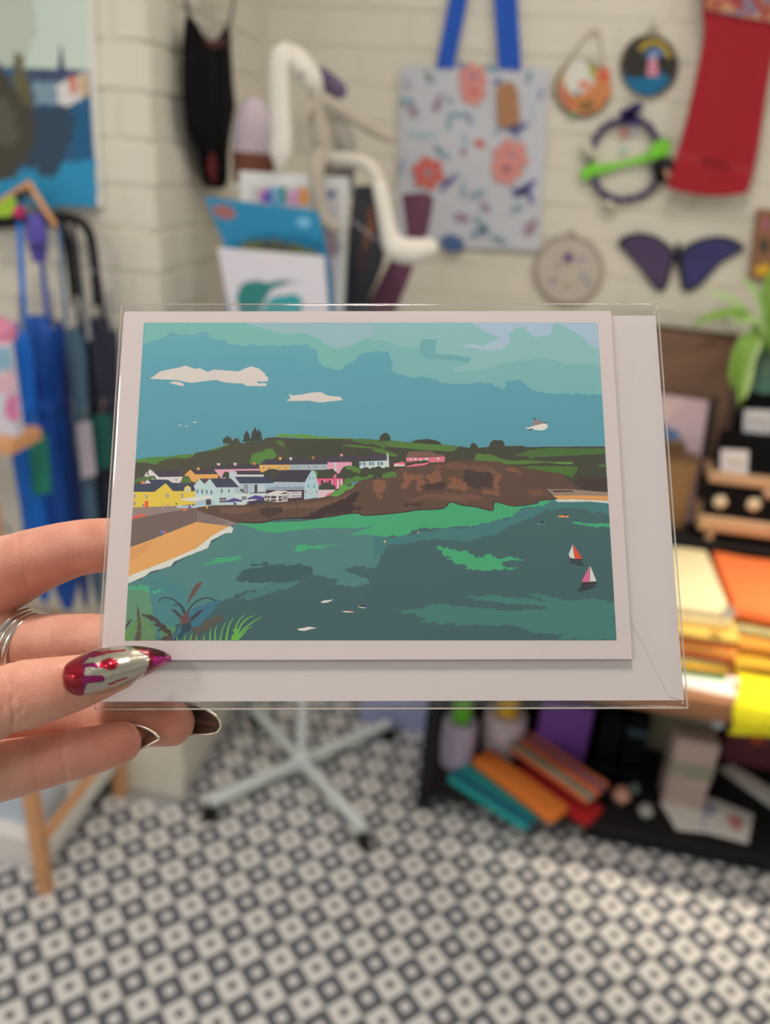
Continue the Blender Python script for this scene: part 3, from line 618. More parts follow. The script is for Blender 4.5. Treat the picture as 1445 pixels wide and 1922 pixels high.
P[3:5,2] = zb; e.location[2] = zb
prism('frame', wp(e, P), .012, paint('frame_white', (206,200,198), rough=.4, var=.03), e, bevel=.002)
p = Flat(lambda x,y: wp(e, at_y(x,y,1.5215)), (0,-1,0), step=1e-5)
p.poly((188,176,170),[(455,1050),(960,1060),(930,1800),(470,1800)],Z2)
for c,q in (((190,90,150),[(500,1090),(540,1060),(560,1140),(510,1150)]),((60,80,150),[(510,1130),(560,1050),(580,1150)]),((100,150,170),[(570,1060),(640,1050),(650,1160),(580,1160)]),((40,120,100),[(620,1050),(655,1060),(650,1150),(625,1130)]),((200,140,170),[(660,1090),(720,1060),(720,1160),(665,1165)]),((230,140,60),[(720,1060),(770,1050),(780,1150),(725,1155)]),((150,160,110),[(790,1070),(830,1065),(830,1170),(790,1170)]),((50,90,130),[(880,1080),(920,1070),(925,1110),(890,1120)]),((70,160,150),[(865,1265),(910,1250),(915,1300),(880,1310)]),((206,150,150),[(880,1330),(920,1320),(925,1440),(885,1450)])): p.poly(c,q,Z2,3)
p.build('coloured_picture', VCOL, e)
e, P = sheet('black_pouch', 'black patterned pouch in clear film standing beside the framed print', 'pouch', [(1030,1050),(1180,1040),(1215,1300),(1190,1500),(1110,1700),(1060,2060),(900,2060),(980,1690),(1000,1300)], 1.538, .02, None, Z2)
P[5:7,2] = zb; e.location[2] = zb
prism('pouch_body', wp(e, P), .02, paint('pouch_black', (34,34,38), rough=.35, var=.4, scale=30), e, bevel=.006)
p = Flat(lambda x,y: wp(e, at_y(x,y,1.5375)), (0,-1,0), step=1e-5)
p.poly((110,66,44),[(1120,1180),(1150,1170),(1160,1300),(1130,1330),(1105,1400),(1085,1420),(1100,1300)],Z2,6); p.poly((60,40,40),[(1050,1420),(1100,1400),(1090,1560),(1060,1540)],Z2,6); p.stroke((150,140,136),[(1020,1240),(1120,1320),(1210,1380)],10,8,Z2)
p.build('pouch_pattern', VCOL, e)
e, P = sheet('maroon_pouch', 'maroon fabric pouch hanging lowest in front of the tote bag', 'pouch', [(1300,1095),(1440,1085),(1480,1120),(1450,1300),(1380,1460),(1330,1600),(1280,1720),(1130,2060),(960,2060),(1120,1690),(1230,1480),(1330,1320)], 1.62, .016, None, Z2)
P[7:9,2] = zb; e.location[2] = zb
prism('pouch_body', wp(e, P), .016, paint('maroon_cloth', (92,52,68), rough=.8, var=.2, scale=30), e, bevel=.005)
# plush hare with long dangling limbs, sitting on the upper shelf
yh = 1.545
PL = paint('cream_plush', (214,202,180), rough=.98, var=.06, scale=90, bump=.6, bscale=900, sheen=.4); PLG = paint('grey_plush', (164,150,128), rough=.98, var=.1, scale=60, bump=.6, bscale=900, sheen=.4)
e = empty('plush_hare', at_y(612,322,yh+.03), 'long limbed cream plush hare with drooping ears sitting above the framed print', 'soft toy')
K = yh*.92/1490
def limb(name, pts, rad, m, flat=1.0, n=20, up=(0,1,0)):
    return tube(name, wp(e, [at_y(a,b,yh+d) for a,b,d in pts]), [r*K for r in rad], m, e, 14, up, flat, n)
limb('torso', [(592,168,.0),(600,215,.0),(606,265,.0),(612,305,.02),(614,323,.03)], [12,19,23,26,14], PLG)
limb('head', [(536,96,-.012),(550,104,-.012),(568,126,-.012),(586,152,-.006),(598,172,0)], [12,19,23,21,11], PL)
limb('ear', [(546,96,-.02),(534,98,-.03),(525,112,-.034),(523,150,-.034),(525,200,-.034),(527,250,-.034),(526,290,-.034),(525,314,-.034)], [14,17,19,19,19,20,21,9], PL, .5, 26)
o = limb('ear', [(588,135,.03),(602,142,.03),(620,157,.03),(638,172,.03),(645,182,.03)], [9,15,17,15,8], paint('purple_lining', (92,74,94), rough=.9), .45); o['label'] = 'ear showing its purple lining'
limb('arm', [(606,190,.0),(630,200,-.01),(665,222,-.02),(700,243,-.02),(740,264,-.02)], [13,12,11,12,7], PLG)
limb('arm', [(585,192,.0),(572,215,-.02),(566,250,-.02),(570,290,-.02)], [12,11,11,8], PLG)
limb('leg', [(603,290,-.005),(594,318,-.045),(596,360,-.055),(602,400,-.058),(610,418,-.058),(626,426,-.062),(638,424,-.062)], [18,15,12,12,14,15,8], PLG, 1, 26)
limb('leg', [(708,332,-.064),(714,358,-.066),(722,395,-.066),(731,440,-.066),(744,466,-.066),(780,472,-.07),(810,464,-.07),(820,460,-.07)], [12,14,15,17,24,24,18,8], PL, 1, 30)
limb('thigh', [(622,300,-.005),(650,300,-.035),(685,306,-.058),(702,322,-.064),(710,340,-.065)], [14,13,12,12,13], paint('beige_plush', (192,180,158), rough=.98, var=.06), 1, 20)
p = Flat(lambda x,y: wp(e, at_y(x,y,yh-.01-.029)), (0,-1,0)); 
lathe('eye', [(.0005,-.004),(.004,0),(.0005,.004)], BLACKP, e, wp(e, at_y(566,140,yh-.037)), 10)
def hat(name, label, cx, cy, rx, ry, y, dome, band, knit):
    k = y*.93/1490; b = at_y(cx, cy+ry, y); e = empty(name, (b[0], b[1], 1.4375), label, 'hat')
    h = at_y(cx, cy-ry, y)[2] - 1.4375; r = rx*k
    lathe('crown', [(r*.93,h*.22),(r*1.0,h*.4),(r*.97,h*.6),(r*.82,h*.8),(r*.5,h*.95),(r*.12,h)], dome, e, (0,0,0), 36, (lambda a,z: .03*math.cos(18*a)) if knit else None)
    lathe('band', [(r*.7,0),(r*.90,0.0),(r*.98,h*.1),(r*1.02,h*.36),(r*.9,h*.38)], band, e, (0,0,0), 36, (lambda a,z: .02*math.cos(24*a)) if knit else None); return e
hat('knitted_hat', 'pink and white knitted hat with a brown band beside the plush hare', 476, 252, 40, 70, 1.64, paint('pink_knit', (192,172,172), rough=.95, var=.14, scale=60, bump=.8, bscale=300), paint('brown_band', (112,66,48), rough=.9, var=.2), True)
hat('grey_hat', 'grey felt hat behind the plush hare', 630, 270, 36, 58, 1.655, paint('grey_felt', (146,138,122), rough=.95, var=.15, scale=30), paint('dark_band', (92,84,80), rough=.9), False)
# ------------------------------------------------------------------ left: umbrella rail, umbrellas, wooden stand
yr = 1.372
e = empty('umbrella_rail', (-.86, PY, 1.30), 'black bent tube rail fixed to the pier above the umbrellas', 'rail')
for dy, pts in ((0, [(-60,420),(30,414),(95,408),(140,412),(165,432),(176,480),(181,540),(183,572)]), (.035, [(-60,424),(30,418),(90,414),(112,420),(126,452),(136,520),(142,572)])):
    tube('bent_tube', wp(e, [at_y(a,b,yr+dy) for a,b in pts]), .0085, BLACKP, e, 12, n=40)
for x, z in ((50,416),(-40,421)): q = at_y(x,z,yr); tube('bracket', wp(e, [q, V(q[0], PY-.002, q[2])]), .006, BLACKP, e, 8)
def umbrella(label, col, top, bot, wtop, wbot, y, straps=(), scol=None, seedv=0, strapw=9):
    m = paint('umbrella_' + '_'.join(label.split()[:2]).replace(',',''), col, rough=.6, var=.12, scale=20); k = y*.93/1490
    pt, pb = at_y(*top, y), at_y(*bot, y); e = empty('furled_umbrella', (pb[0],pb[1],pb[2]-.04), label, 'umbrella', 'umbrellas hanging from the rail')
    L = pt[2]-pb[2]; rt, rbm = wtop*k/2, wbot*k/2
    prof = [(.004,-.002),(rbm*.35,0),(rbm*.8,L*.08),(rbm,L*.25),(rbm*1.05,L*.5),(rt*.86,L*.68),(rt*.80,L*.73),(rt*.86,L*.78),(rt,L*.9),(rt*.97,L*.97),(rt*.5,L*1.0),(.005,L*1.0)]
    lathe('canopy', prof, m, e, wp(e, pb), 40, lambda a, z: .16*math.sin(7*a+z*14+seedv)*min(1,z/L+.2)+.05*math.sin(11*a+seedv))
    lathe('tie_band', [(rt*.84,L*.705),(rt*.9,L*.71),(rt*.9,L*.75),(rt*.84,L*.755)], m, e, wp(e, pb), 24)
    tube('ferrule', wp(e, [pb+V(0,0,-.04), pb+V(0,0,.01)]), .004, STEEL, e, 8)
    tube('shaft', wp(e, [pt+V(0,0,-.02), pt+V(0,0,.05)]), .0045, STEEL, e, 8)
    sm = scol or m
    for s in straps:
        P = spline([at_y(a,b,y+.004) for a,b in s], 14); w = strapw*k/2; vs = []
        for q in P:
            for dx, dy in ((-w,-.001),(w,-.001),(w,.001),(-w,.001)): vs.append(wp(e, q+V(dx,dy,0)))
        mesh('strap', vs, [(a*4+c,a*4+(c+1)%4,a*4+4+(c+1)%4,a*4+4+c) for a in range(13) for c in range(4)]+[(0,3,2,1),(52,53,54,55)], sm, e)
    return e
SB = paint('blue_strap', (18,104,176), rough=.7); SD = paint('indigo_strap', (34,66,142), rough=.7); ST = paint('teal_strap', (70,104,130), rough=.7); SK = paint('dark_strap', (34,34,42), rough=.7)
umbrella('bright blue furled umbrella, leftmost on the rail', (8,92,170), (40,610), (84,1125), 76, 56, 1.240, [[(36,418),(40,500),(48,612)]], SB, 0, 12)
umbrella('deep blue furled umbrella hanging between the bright blue and indigo ones', (18,70,140), (100,598), (128,1140), 88, 70, 1.322, [[(72,416),(80,500),(90,606)]], SD, 1, 11)
umbrella('indigo furled umbrella hanging behind the deep blue one', (42,62,118), (149,606), (161,1136), 30, 28, 1.385, [[(112,414),(117,520),(124,608)]], ST, 2, 8)
umbrella('slate grey furled umbrella hanging beside the black one', (62,84,98), (165,618), (186,1130), 38, 32, 1.305, [[(136,414),(150,520),(160,612)]], SK, 3, 9)
umbrella('near-black navy furled umbrella, rightmost on the rail', (30,32,46), (208,600), (224,1120), 70, 60, 1.352, [[(172,452),(186,530),(196,606)]], SK, 4, 12)
def hang_tag(label, pts, y, m, name='swing_tag'):
    P = pxs(pts, y); e = empty(name, (P[:,0].mean(), y, P[:,2].min()), label, 'tag')
    prism('card', wp(e, P), .0015, m, e); t0 = P[:2].mean(0); tube('string', wp(e, [t0, t0+V(.002,.012,.03)]), .0008, TWINE, e, 5); return e
GREEN = paint('green_card', (32,116,92), rough=.7, var=.06)
hang_tag('large green tag hanging in front of the bright blue umbrella', [(34,818),(88,812),(97,925),(42,932)], 1.225, GREEN)
hang_tag('pale printed tag hanging on the slate grey umbrella', [(143,795),(169,790),(180,892),(153,900)], 1.283, paint('pale_tag', (176,162,160), rough=.7, var=.08))
hang_tag('dark green tag hanging on the navy umbrella', [(170,782),(208,776),(214,878),(174,882)], 1.30, paint('dark_green_card', (20,78,66), rough=.7, var=.06))
# coat hanger and small felt things on it
e = empty('wooden_hanger', at_y(55,420,yr-.03), 'small wooden hanger with bare arms above the umbrella straps', 'hanger')
tube('arm', wp(e, [at_y(57,344,yr-.03), at_y(-30,402,yr-.03)]), .0065, WOOD, e, 10); tube('arm', wp(e, [at_y(54,344,yr-.03), at_y(104,425,yr-.03)]), .0055, WOOD, e, 10)
tube('stem', wp(e, [at_y(55,348,yr-.03), at_y(56,380,yr-.022), at_y(57,404,yr-.012)]), .003, STEEL, e, 8)
e = empty('felt_bunting', at_y(30,420,yr-.045), 'lime, black and pink felt bunting hanging from the small wooden hanger', 'bunting')
for nm, c, pts in (('flag',(150,180,52),[(-8,388),(10,372),(26,368),(30,386),(20,406),(-6,408)]),('flag',(32,44,46),[(24,362),(54,358),(38,384)]),('flag',(190,44,94),[(34,384),(44,392),(40,410),(20,402)])):
    o = prism(nm, wp(e, pxs(pts, yr-.045)), .004, paint('felt_%d_%d_%d' % c, c, rough=.95), e); o['label'] = {150:'lime green flag',32:'black flag',190:'pink flag'}[c[0]]
e = empty('purple_pouch', at_y(68,490,yr-.07), 'small purple drawstring pouch hanging at the top of the blue straps', 'pouch')
tube('pouch_body', wp(e, [at_y(66,402,yr-.07), at_y(67,425,yr-.07), at_y(70,455,yr-.07), at_y(74,492,yr-.07)]), [.012,.017,.019,.010], paint('purple_cloth', (82,72,140), rough=.8, var=.3, scale=40), e, 16, n=16); tube('cord', wp(e, [at_y(66,404,yr-.07), at_y(64,398,yr-.03), at_y(64,412,yr)]), .0012, TWINE, e, 5, n=8)
# wooden stand: table top, legs, rails
e = empty('wooden_stand', (-.95, 1.2, 0), 'pale pine stand with square legs and a low side rail at the left edge', 'stand')
def st(name, a, b, m=WOOD): return box(name, wp(e,a), wp(e,b), m, e, .002)
st('table_top', (-1.35,1.10,1.012), (-.812,1.19,1.036)); st('lower_shelf', (-1.35,1.08,.60), (-.89,1.18,.618))
st('leg', (-.882,1.085,0), (-.855,1.112,1.012)); st('leg', (-.866,1.385,0), (-.838,1.412,.50)); st('leg', (-1.33,1.085,0), (-1.303,1.112,1.012)); st('leg', (-1.33,1.385,0), (-1.303,1.412,.50))
st('side_rail', (-.874,1.112,.112), (-.858,1.385,.150)); o = st('rail_trim', (-.858,1.112,.098), (-.846,1.385,.135), paint('cream_trim', (196,186,166), rough=.6)); o['label'] = 'cream strip along the side rail'
st('top_rail', (-.89,1.112,.475), (-.872,1.398,.50)); st('back_rail', (-1.31,1.398,.475), (-.867,1.412,.50)); st('back_rail', (-1.31,1.39,.11), (-.86,1.41,.15))
x0,x1,z0,z1 = pext(-60,640,30,800,1.14)
e = empty('flowered_box', ((x0+x1)/2, 1.13, 1.0365), 'white box with pink flowers and a pink lid on the wooden stand', 'box')
box('body', wp(e,(x0,1.122,1.0365)), wp(e,(x1,1.148,z1)), paint('flowered_card', (196,186,186), rough=.6, var=.05), e, .002)
p = Flat(lambda x,y: wp(e, at_y(x,y,1.1215)), (0,-1,0), step=1e-5)
p.poly((196,110,140),[(12,745),(34,740),(37,785),(20,792),(8,775)],None,2); p.poly((130,160,170),[(-20,650),(20,652),(24,690),(-20,700)],None,2); p.poly((206,160,160),[(-20,705),(26,700),(30,735),(-20,740)],None,2)
p.build('flower_print', VCOL, e)
lathe('lid', [(.02,0.0002),((x1-x0)*.5,.0002),((x1-x0)*.52,.02),((x1-x0)*.3,.034),(.004,.036)], paint('pink_lid', (206,124,144), rough=.5), e, wp(e, ((x0+x1)/2-.004, 1.150, z1)), 28)
e = empty('carrier_bag', at_y(42,1085,1.14)*V(1,1,0)+V(0,0,.6185), 'glossy white plastic carrier bag under the table top of the wooden stand', 'bag')
lo = e.location
def cb(u, v, s):
    x = -.93+.075*u; z = .6185+v*.30*(1-.25*u); y = 1.135 + s*.022*math.sin(math.pi*u)**.7*(1-.6*v) + .006*math.sin(u*9+v*7)*(1-abs(2*u-1)); return wp(e, (x,y,z))
v1,f1 = grid_vf(lambda u,v: cb(u,v,-1), 14, 14); v2,f2 = grid_vf(lambda u,v: cb(u,v,1), 14, 14)
mesh('film_body', *join_vf((v1,f1),(v2,[q[::-1] for q in f2])), mat('glossy_white_film', (.85,.88,.9), .15, var=.03), e, True)
tube('handle', [wp(e,(-.915,1.135,.90)), wp(e,(-.905,1.13,.95)), wp(e,(-.885,1.13,.93)), wp(e,(-.88,1.135,.87))], .004, mat('glossy_white_film', (.85,.88,.9)), e, 8, n=14)
e = empty('storage_box', (-.96, 1.13, 0), 'white storage box with a lilac print on the floor at the lower left', 'box')
box('body', wp(e,(-1.10,1.135,0.0)), wp(e,(-.895,1.33,.085)), paint('white_plastic', (218,216,212), rough=.5, var=.03), e, .006, 3); box('rim', wp(e,(-1.105,1.13,.085)), wp(e,(-.89,1.335,.098)), paint('white_plastic', (218,216,212)), e, .003, 2)
e2 = empty('lilac_parcel', (-.97, 1.16, .0985), 'lilac printed parcel standing on the white storage box', 'parcel')
box('wrapper', wp(e2,(-1.06,1.17,.0985)), wp(e2,(-.90,1.26,.21)), paint('lilac_paper', (180,184,206), rough=.5, var=.12, scale=25), e2, .006, 3)
e = empty('shade_crate', (-.84, 1.39, 0), 'dark grey crate added as shade behind the side rail of the stand', 'crate')  # dark body added to fill the shadowed space between leg and rail
box('body', wp(e,(-1.25,1.345,.0)), wp(e,(-.885,1.385,.20)), paint('dark_grey_plastic', (74,72,72), rough=.7), e, .005, 2); box('rim', wp(e,(-1.255,1.343,.20)), wp(e,(-.88,1.387,.215)), paint('dark_grey_plastic', (74,72,72)), e, .003, 2)
e = empty('lilac_box', (-.20, 1.86, 0), 'pale lilac plastic box on the floor behind the white rack', 'box')
box('body', wp(e,(-.335,1.83,0)), wp(e,(-.135,1.98,.17)), paint('lilac_plastic', (150,152,178), rough=.5, var=.05), e, .008, 3); box('lid', wp(e,(-.342,1.823,.17)), wp(e,(-.128,1.987,.19)), paint('lilac_plastic', (150,152,178)), e, .006, 3)
# ------------------------------------------------------------------ right: display table with a low shelf
YT, ZT = 1.425, 0.545                       # front edge and top of the table
e = tab = empty('display_table', (.6, 1.7, 0), 'black display table with a brown wooden top and a low black shelf', 'table')
def tb(name, a, b, m, bev=.003, seg=2): return box(name, wp(tab,a), wp(tab,b), m, tab, bev, seg)
OAK = paint('brown_oak', (140,92,58), rough=.5, var=.25, scale=14)
tb('table_top', (-.13, YT, ZT-.052), (1.45, 2.02, ZT), OAK, .006, 3)
tb('low_shelf', (-.12, 1.54, .045), (1.42, 2.0, .062), BLACKP); tb('plinth', (.30, 1.555, 0), (1.42, 1.575, .045), BLACKP, .001, 1)
for x in (-.12, 1.39): tb('leg', (x,1.54,0), (x+.032,1.572,ZT-.052), BLACKP); tb('leg', (x,1.965,0), (x+.032,1.997,ZT-.052), BLACKP)
tb('apron', (-.09,1.55,ZT-.092), (1.39,1.565,ZT-.052), BLACKP); tb('back_panel', (-.09,1.985,.062), (1.39,1.995,ZT-.052), BLACKP, .001, 1)  # black back panel added to keep the space under the top dark
e = empty('black_riser', (.7, 1.93, ZT), 'black riser box at the back of the table under the jewellery stand', 'riser')
box('body', wp(e,(.12,1.845,ZT+.0005)), wp(e,(1.30,2.005,.700)), BLACKP, e, .003, 2); box('lid', wp(e,(.115,1.84,.700)), wp(e,(1.305,2.008,.708)), BLACKP, e, .002, 2)
ZR = .7085
# folded textiles
def slab_vf(a, b, r, seg=4, wav=0.0, sd=0):
    """soft folded slab: rounded front fold, slightly wavy"""
    x0,y0,z0 = a; x1,y1,z1 = b; h=(z1-z0)/2; prof=[(y1,z0),(y0+h,z0)]+[(y0+h-h*math.sin(t), z0+h-h*math.cos(t)) for t in np.linspace(0,math.pi,8)[1:-1]]+[(y0+h,z1),(y1,z1)]
    n=14; vs=[]; fs=[]; m=len(prof)
    for i in range(n):
        x=x0+(x1-x0)*i/(n-1)
        for (y,z) in prof: vs.append((x, y+wav*math.sin(x*37+sd), z))
    for i in range(n-1):
        for k in range(m): fs.append((i*m+k, i*m+(k+1)%m, (i+1)*m+(k+1)%m, (i+1)*m+k))
    fs += [tuple(range(m)), tuple(range((n-1)*m,n*m))[::-1]]; return vs, fs
xa = .13; xb = at_y(1398,1200,1.46)[0]; z = ZT+.003; yb0 = 1.500
stack = [('green',(70,150,84),.011),('rust',(176,112,76),.013),('yellow',(214,160,44),.019),('sage',(150,150,90),.010),('vermilion',(214,92,46),.026),('tangerine',(226,140,58),.026),('scarlet orange',(216,98,44),.016),('olive',(176,150,84),.012),('mustard',(206,164,74),.014),('cream',(206,184,130),.030),('pale cream',(208,188,140),.028)]
for i,(nm,c,h) in enumerate(stack):
    h *= .70; v,f = slab_vf((xa, yb0+.004*math.sin(i*2.1)+(.0 if i<9 else .03), z), (xb-(.0 if i<9 else .010)+.006*math.sin(i*1.7), 1.83, z+h-.0008), .01, wav=.002, sd=i)
    pos = 'lowest in' if i==0 else ('topmost on' if i==len(stack)-1 else 'folded within')
    o = mesh('folded_scarf', v, f, paint('wool_'+nm.replace(' ','_'), c, rough=.95, var=.12, scale=60, bump=.6, bscale=500, sheen=.2)); auto_smooth(o, 50)
    prv = stack[i-1][0] if i else None
    tag(o, f'{nm} folded knitted scarf {pos} the textile pile' + (f', just above the {prv} one' if prv else ''), 'scarf', 'folded scarves piled on the table'); z += h
z_top = z; xc = xb + .018; z = ZT+.003
for i,(nm,c,h,y0) in enumerate([('gold',(186,142,40),.050,1.50),('amber',(198,130,50),.052,1.515),('sage striped',(160,148,96),.026,1.53),('deep orange',(204,98,46),.058,1.54)]):
    h *= .76; v,f = slab_vf((xc+(.0,.004,-.006,-.016)[i], y0+.03, z), (xc+.30, 1.835, z+h-.0008), .01, wav=.004, sd=i+5)
    o = mesh('folded_throw', v, f, paint('throw_'+nm.replace(' ','_'), c, rough=.95, var=.14, scale=50, bump=.7, bscale=400)); auto_smooth(o, 50)
    tag(o, f'{nm} thick folded throw in the right hand pile on the table' + (', at the top' if i==3 else ''), 'throw', 'folded throws in the second pile'); z += h
# yellow garment over the table edge, white leaflet, silver ball
YEL = paint('bright_yellow_cloth', (232,196,24), rough=.85, var=.08, bump=.4, bscale=300)
yx = at_y(1402,1250,YT)[0]+.008
def yel(u, v, b=0):
    x = yx + .30*u + .006*math.sin(v*9+u*6)-.012*v*(1-u); n=.0035 if b else 0
    if v < .45: y = 1.495-(1.495-YT+.004)*v/.45; zz = ZT+.030-(.024)*(v/.45)**2+.003*math.sin(u*21)*v
    else: y = YT-.007-.006*math.sin((v-.45)*5)-.004*math.sin(u*19)*(v-.45); zz = ZT+.006-(v-.45)*.13*(1-.35*u)
    return (x, y+n, zz-n)
v1,f1=grid_vf(lambda u,v: yel(u,v),30,30); v2,f2=grid_vf(lambda u,v: yel(u,v,1),30,30)
o = mesh('yellow_garment', *join_vf((v1,f1),(v2,[q[::-1] for q in f2])), YEL, None, True); tag(o, 'bright yellow garment draped over the front edge of the table', 'clothing')
o = prism('white_leaflet', [at_z(a,b,ZT+.0022) for a,b in [(1255,1248),(1300,1258),(1396,1275),(1425,1318),(1290,1290),(1262,1283)]], .0015, WHITEC, axis=(0,0,-1)); tag(o, 'white paper leaflet lying at the table front below the textile pile', 'paper')
c = at_z(1367,1152,z_top+.014); e = empty('silver_bauble', c-V(0,0,.014), 'small silver bauble lying on top of the textile pile', 'bauble'); lathe('ball', [(.001,-.014),(.009,-.011),(.014,0),(.009,.011),(.001,.014)], mat('satin_silver', (.75,.72,.70), .3, .9), e, (0,0,.014), 20); tube('thread', [(0,0,.027),(0.004,.004,.033),(.012,.006,.024),(.02,.004,.004)], .0008, TWINE, e, 5, n=10)
# brown board with a small art card and an ochre box
e = empty('brown_board', (.38, 1.985, ZR), 'brown leather covered board propped against the back wall', 'board')
P = pxs([(1150,600),(1236,612),(1385,629),(1368,820),(1342,1000),(1120,1000)], 1.985); P[4:,2] = ZR+.0003; prism('panel', wp(e,P), .016, paint('brown_leather', (112,82,62), rough=.6, var=.3, scale=18, bump=.3), e, bevel=.003)
P = pxs([(1130,598),(1236,611),(1386,628),(1385,634),(1236,617),(1130,604)], 1.982); prism('dark_edge', wp(e,P), .004, paint('dark_leather', (62,46,38), rough=.6), e)
o = prism('side_strap', wp(e,pxs([(1332,745),(1350,745),(1322,960),(1300,960)],1.9815)), .0045, paint('dark_leather',(62,46,38)), e)
e = empty('art_card', (.40,1.93,ZR), 'pinkish art card with a blue wave leaning on the brown board', 'card')
P = pxs([(1180,735),(1243,740),(1330,753),(1308,905),(1290,1010),(1180,1010)],1.955); P[4:,2]=ZR+.0003; prism('card_sheet', wp(e,P), .003, paint('pinkish_card',(188,160,160),rough=.6), e)
p = Flat(lambda x,y: wp(e, at_y(x,y,1.9545)), (0,-1,0), step=1e-5); p.poly((70,106,140),[(1240,785),(1250,800),(1275,812),(1280,822),(1245,826)],None,1); p.poly((196,170,160),[(1240,745),(1290,750),(1250,790),(1236,790)],None,2); p.poly((110,84,54),[(1230,826),(1285,826),(1290,850),(1300,855),(1295,900),(1230,900)],None,1); p.build('wave_picture', VCOL, e)
x0,x1,z0,z1 = pext(1180,850,1300,950,1.915)
e = empty('ochre_box', (x0,1.92,ZR), 'ochre wooden box in front of the small art card', 'box'); box('body', wp(e,(x0,1.90,ZR+.0003)), wp(e,(x1,1.945,z1-.012)), paint('ochre_wood',(130,96,58),rough=.6,var=.2), e, .003, 2); box('lid', wp(e,(x0-.002,1.898,z1-.012)), wp(e,(x1+.002,1.947,z1)), paint('dark_ochre',(104,74,46),rough=.6), e, .002, 2)
# jewellery stand: wooden base on pegs, stepped black cards
e = js = empty('jewellery_stand', at_y(1400,1010,1.868), 'stepped wooden jewellery stand with black display boards', 'stand')
xl = at_y(1322,940,1.87)[0]; xr = xl+.34; PINE = paint('warm_pine',(176,138,100),rough=.5,var=.15,scale=20)
zb1 = at_y(1380,1003,1.86)[2]; zb2 = at_y(1380,975,1.86)[2]; zl1 = at_y(1380,908,1.87)[2]; zl2 = at_y(1380,892,1.87)[2]; zt1 = at_y(1390,818,1.895)[2]; zt2 = at_y(1420,738,1.93)[2]
box('base', wp(e,(xl-.004,1.855,zb1)), wp(e,(xr,1.972,zb2)), PINE, e, .006, 3)
for x in (xl+.03, xr-.04):
    for y in (1.868, 1.955): tube('peg', wp(e,[(x,y,ZR),(x,y,zb1+.004)]), .010, PINE, e, 14)
box('lower_board', wp(e,(xl,1.866,zb2)), wp(e,(xr,1.872,zl1)), BLACK, e, .001, 1); box('ledge', wp(e,(xl-.004,1.858,zl1)), wp(e,(xr,1.972,zl2)), PINE, e, .003, 2)
box('middle_board', wp(e,(xl+.012,1.893,zl2)), wp(e,(xr,1.935,zt1)), BLACK, e, .001, 1); xm = at_y(1385,790,1.93)[0]; box('upper_board', wp(e,(xm,1.9355,zl2)), wp(e,(xr,1.972,zt2)), BLACK, e, .001, 1)
def ecard(label, x0,y0,x1,y1,Y, studs, c=(206,196,204)):
    P = pxs([(x0,y0),(x1,y0+(x1-x0)*.05),(x1-2,y1+(x1-x0)*.05),(x0-2,y1)],Y); e = empty('earring_card',(P[:,0].mean(),Y,P[:,2].min()),label,'card','earring cards on the stepped stand')
    prism('backing_card', wp(e,P), .0012, paint('ecard_%d'%c[0],c,rough=.6,var=.03), e)
    for sx,sy,sc in studs: lathe('stud',[(.0005,-.005),(.005,-.003),(.006,0),(.005,.003),(.0005,.005)], paint('stud_%d'%sc[0],sc,rough=.35,var=.15), e, wp(e,at_y(sx,sy,Y-.004)), 12)
ecard('white earring card on the middle black board of the stepped stand', 1353,843,1405,890,1.8915, [(1374,862,(206,186,140)),(1390,864,(206,186,140))])
ecard('white earring card on the topmost black board of the stepped stand', 1396,768,1452,812,1.9335, [(1414,784,(206,170,150)),(1432,786,(206,170,150))])
def brooch(label, px, py, r, c):
    q=at_y(px,py,1.8655); e=empty('brooch',q,label,'brooch'); lathe('brooch_body',[(r*.5,-.004),(r,-.003),(r*.95,.002),(r*.4,.006),(.0005,.007)],paint('brooch_%d'%c[0],c,rough=.4,var=.25,scale=200),e,(0,-.004,0),14,lambda a,z:.1*math.cos(5*a),axis='Y')
brooch('cream shell brooch on the lower black board', 1351, 941, .016, (196,176,140)); brooch('orange round brooch on the lower black board', 1414, 946, .016, (196,110,60)); brooch('beige brooch at the right end of the lower board', 1442, 926, .013, (170,140,110))
# spider plant
e = empty('spider_plant', at_y(1440,738,1.955)*V(1,1,0)+V(0,0,zt2+.0004), 'spider plant with arching striped leaves in a teal pot on the jewellery stand', 'plant')
lo = e.location.copy(); pc = V(at_y(1438,700,1.955)[0], 1.955, zt2+.0004)
hp = at_y(1438,668,1.955)[2]-zt2
lathe('pot', [(.026,0),(.030,.002),(.040,hp*.95),(.043,hp),(.040,hp*1.0),(.036,hp*.9),(.005,hp*.88)], paint('teal_glaze',(74,112,96),rough=.25,var=.15), e, wp(e,pc), 28)
LEAF = paint('leaf_green',(120,156,58),rough=.45,var=.18,scale=30); LEAF2 = paint('leaf_pale',(168,190,120),rough=.45,var=.15,scale=30)
def leafo(pts, w, m):
    P = spline([at_y(a,b,1.955+d) for a,b,d in pts], 14); n=14; T=np.gradient(P,axis=0); T/=np.linalg.norm(T,axis=1)[:,None]
    vs=[]; wd=w*1.78/1490/2
    for i in range(n):
        s=np.cross(T[i],[0,-.8,.6]); s/=np.linalg.norm(s)+1e-9; q=wd*(math.sin(math.pi*min(1,(i/(n-1))*.92+.08))**.55); up=np.cross(s,T[i])
        vs+=[wp(e,P[i]-s*q),wp(e,P[i]-up*.0015),wp(e,P[i]+s*q)]
    fs=[(i*3+k,i*3+k+1,i*3+4+k,i*3+3+k) for i in range(n-1) for k in (0,1)]
    o=mesh('leaf',vs,fs,m,e,True); sm=o.modifiers.new('thickness','SOLIDIFY'); sm.thickness=.0008
b=(1437,664,0)
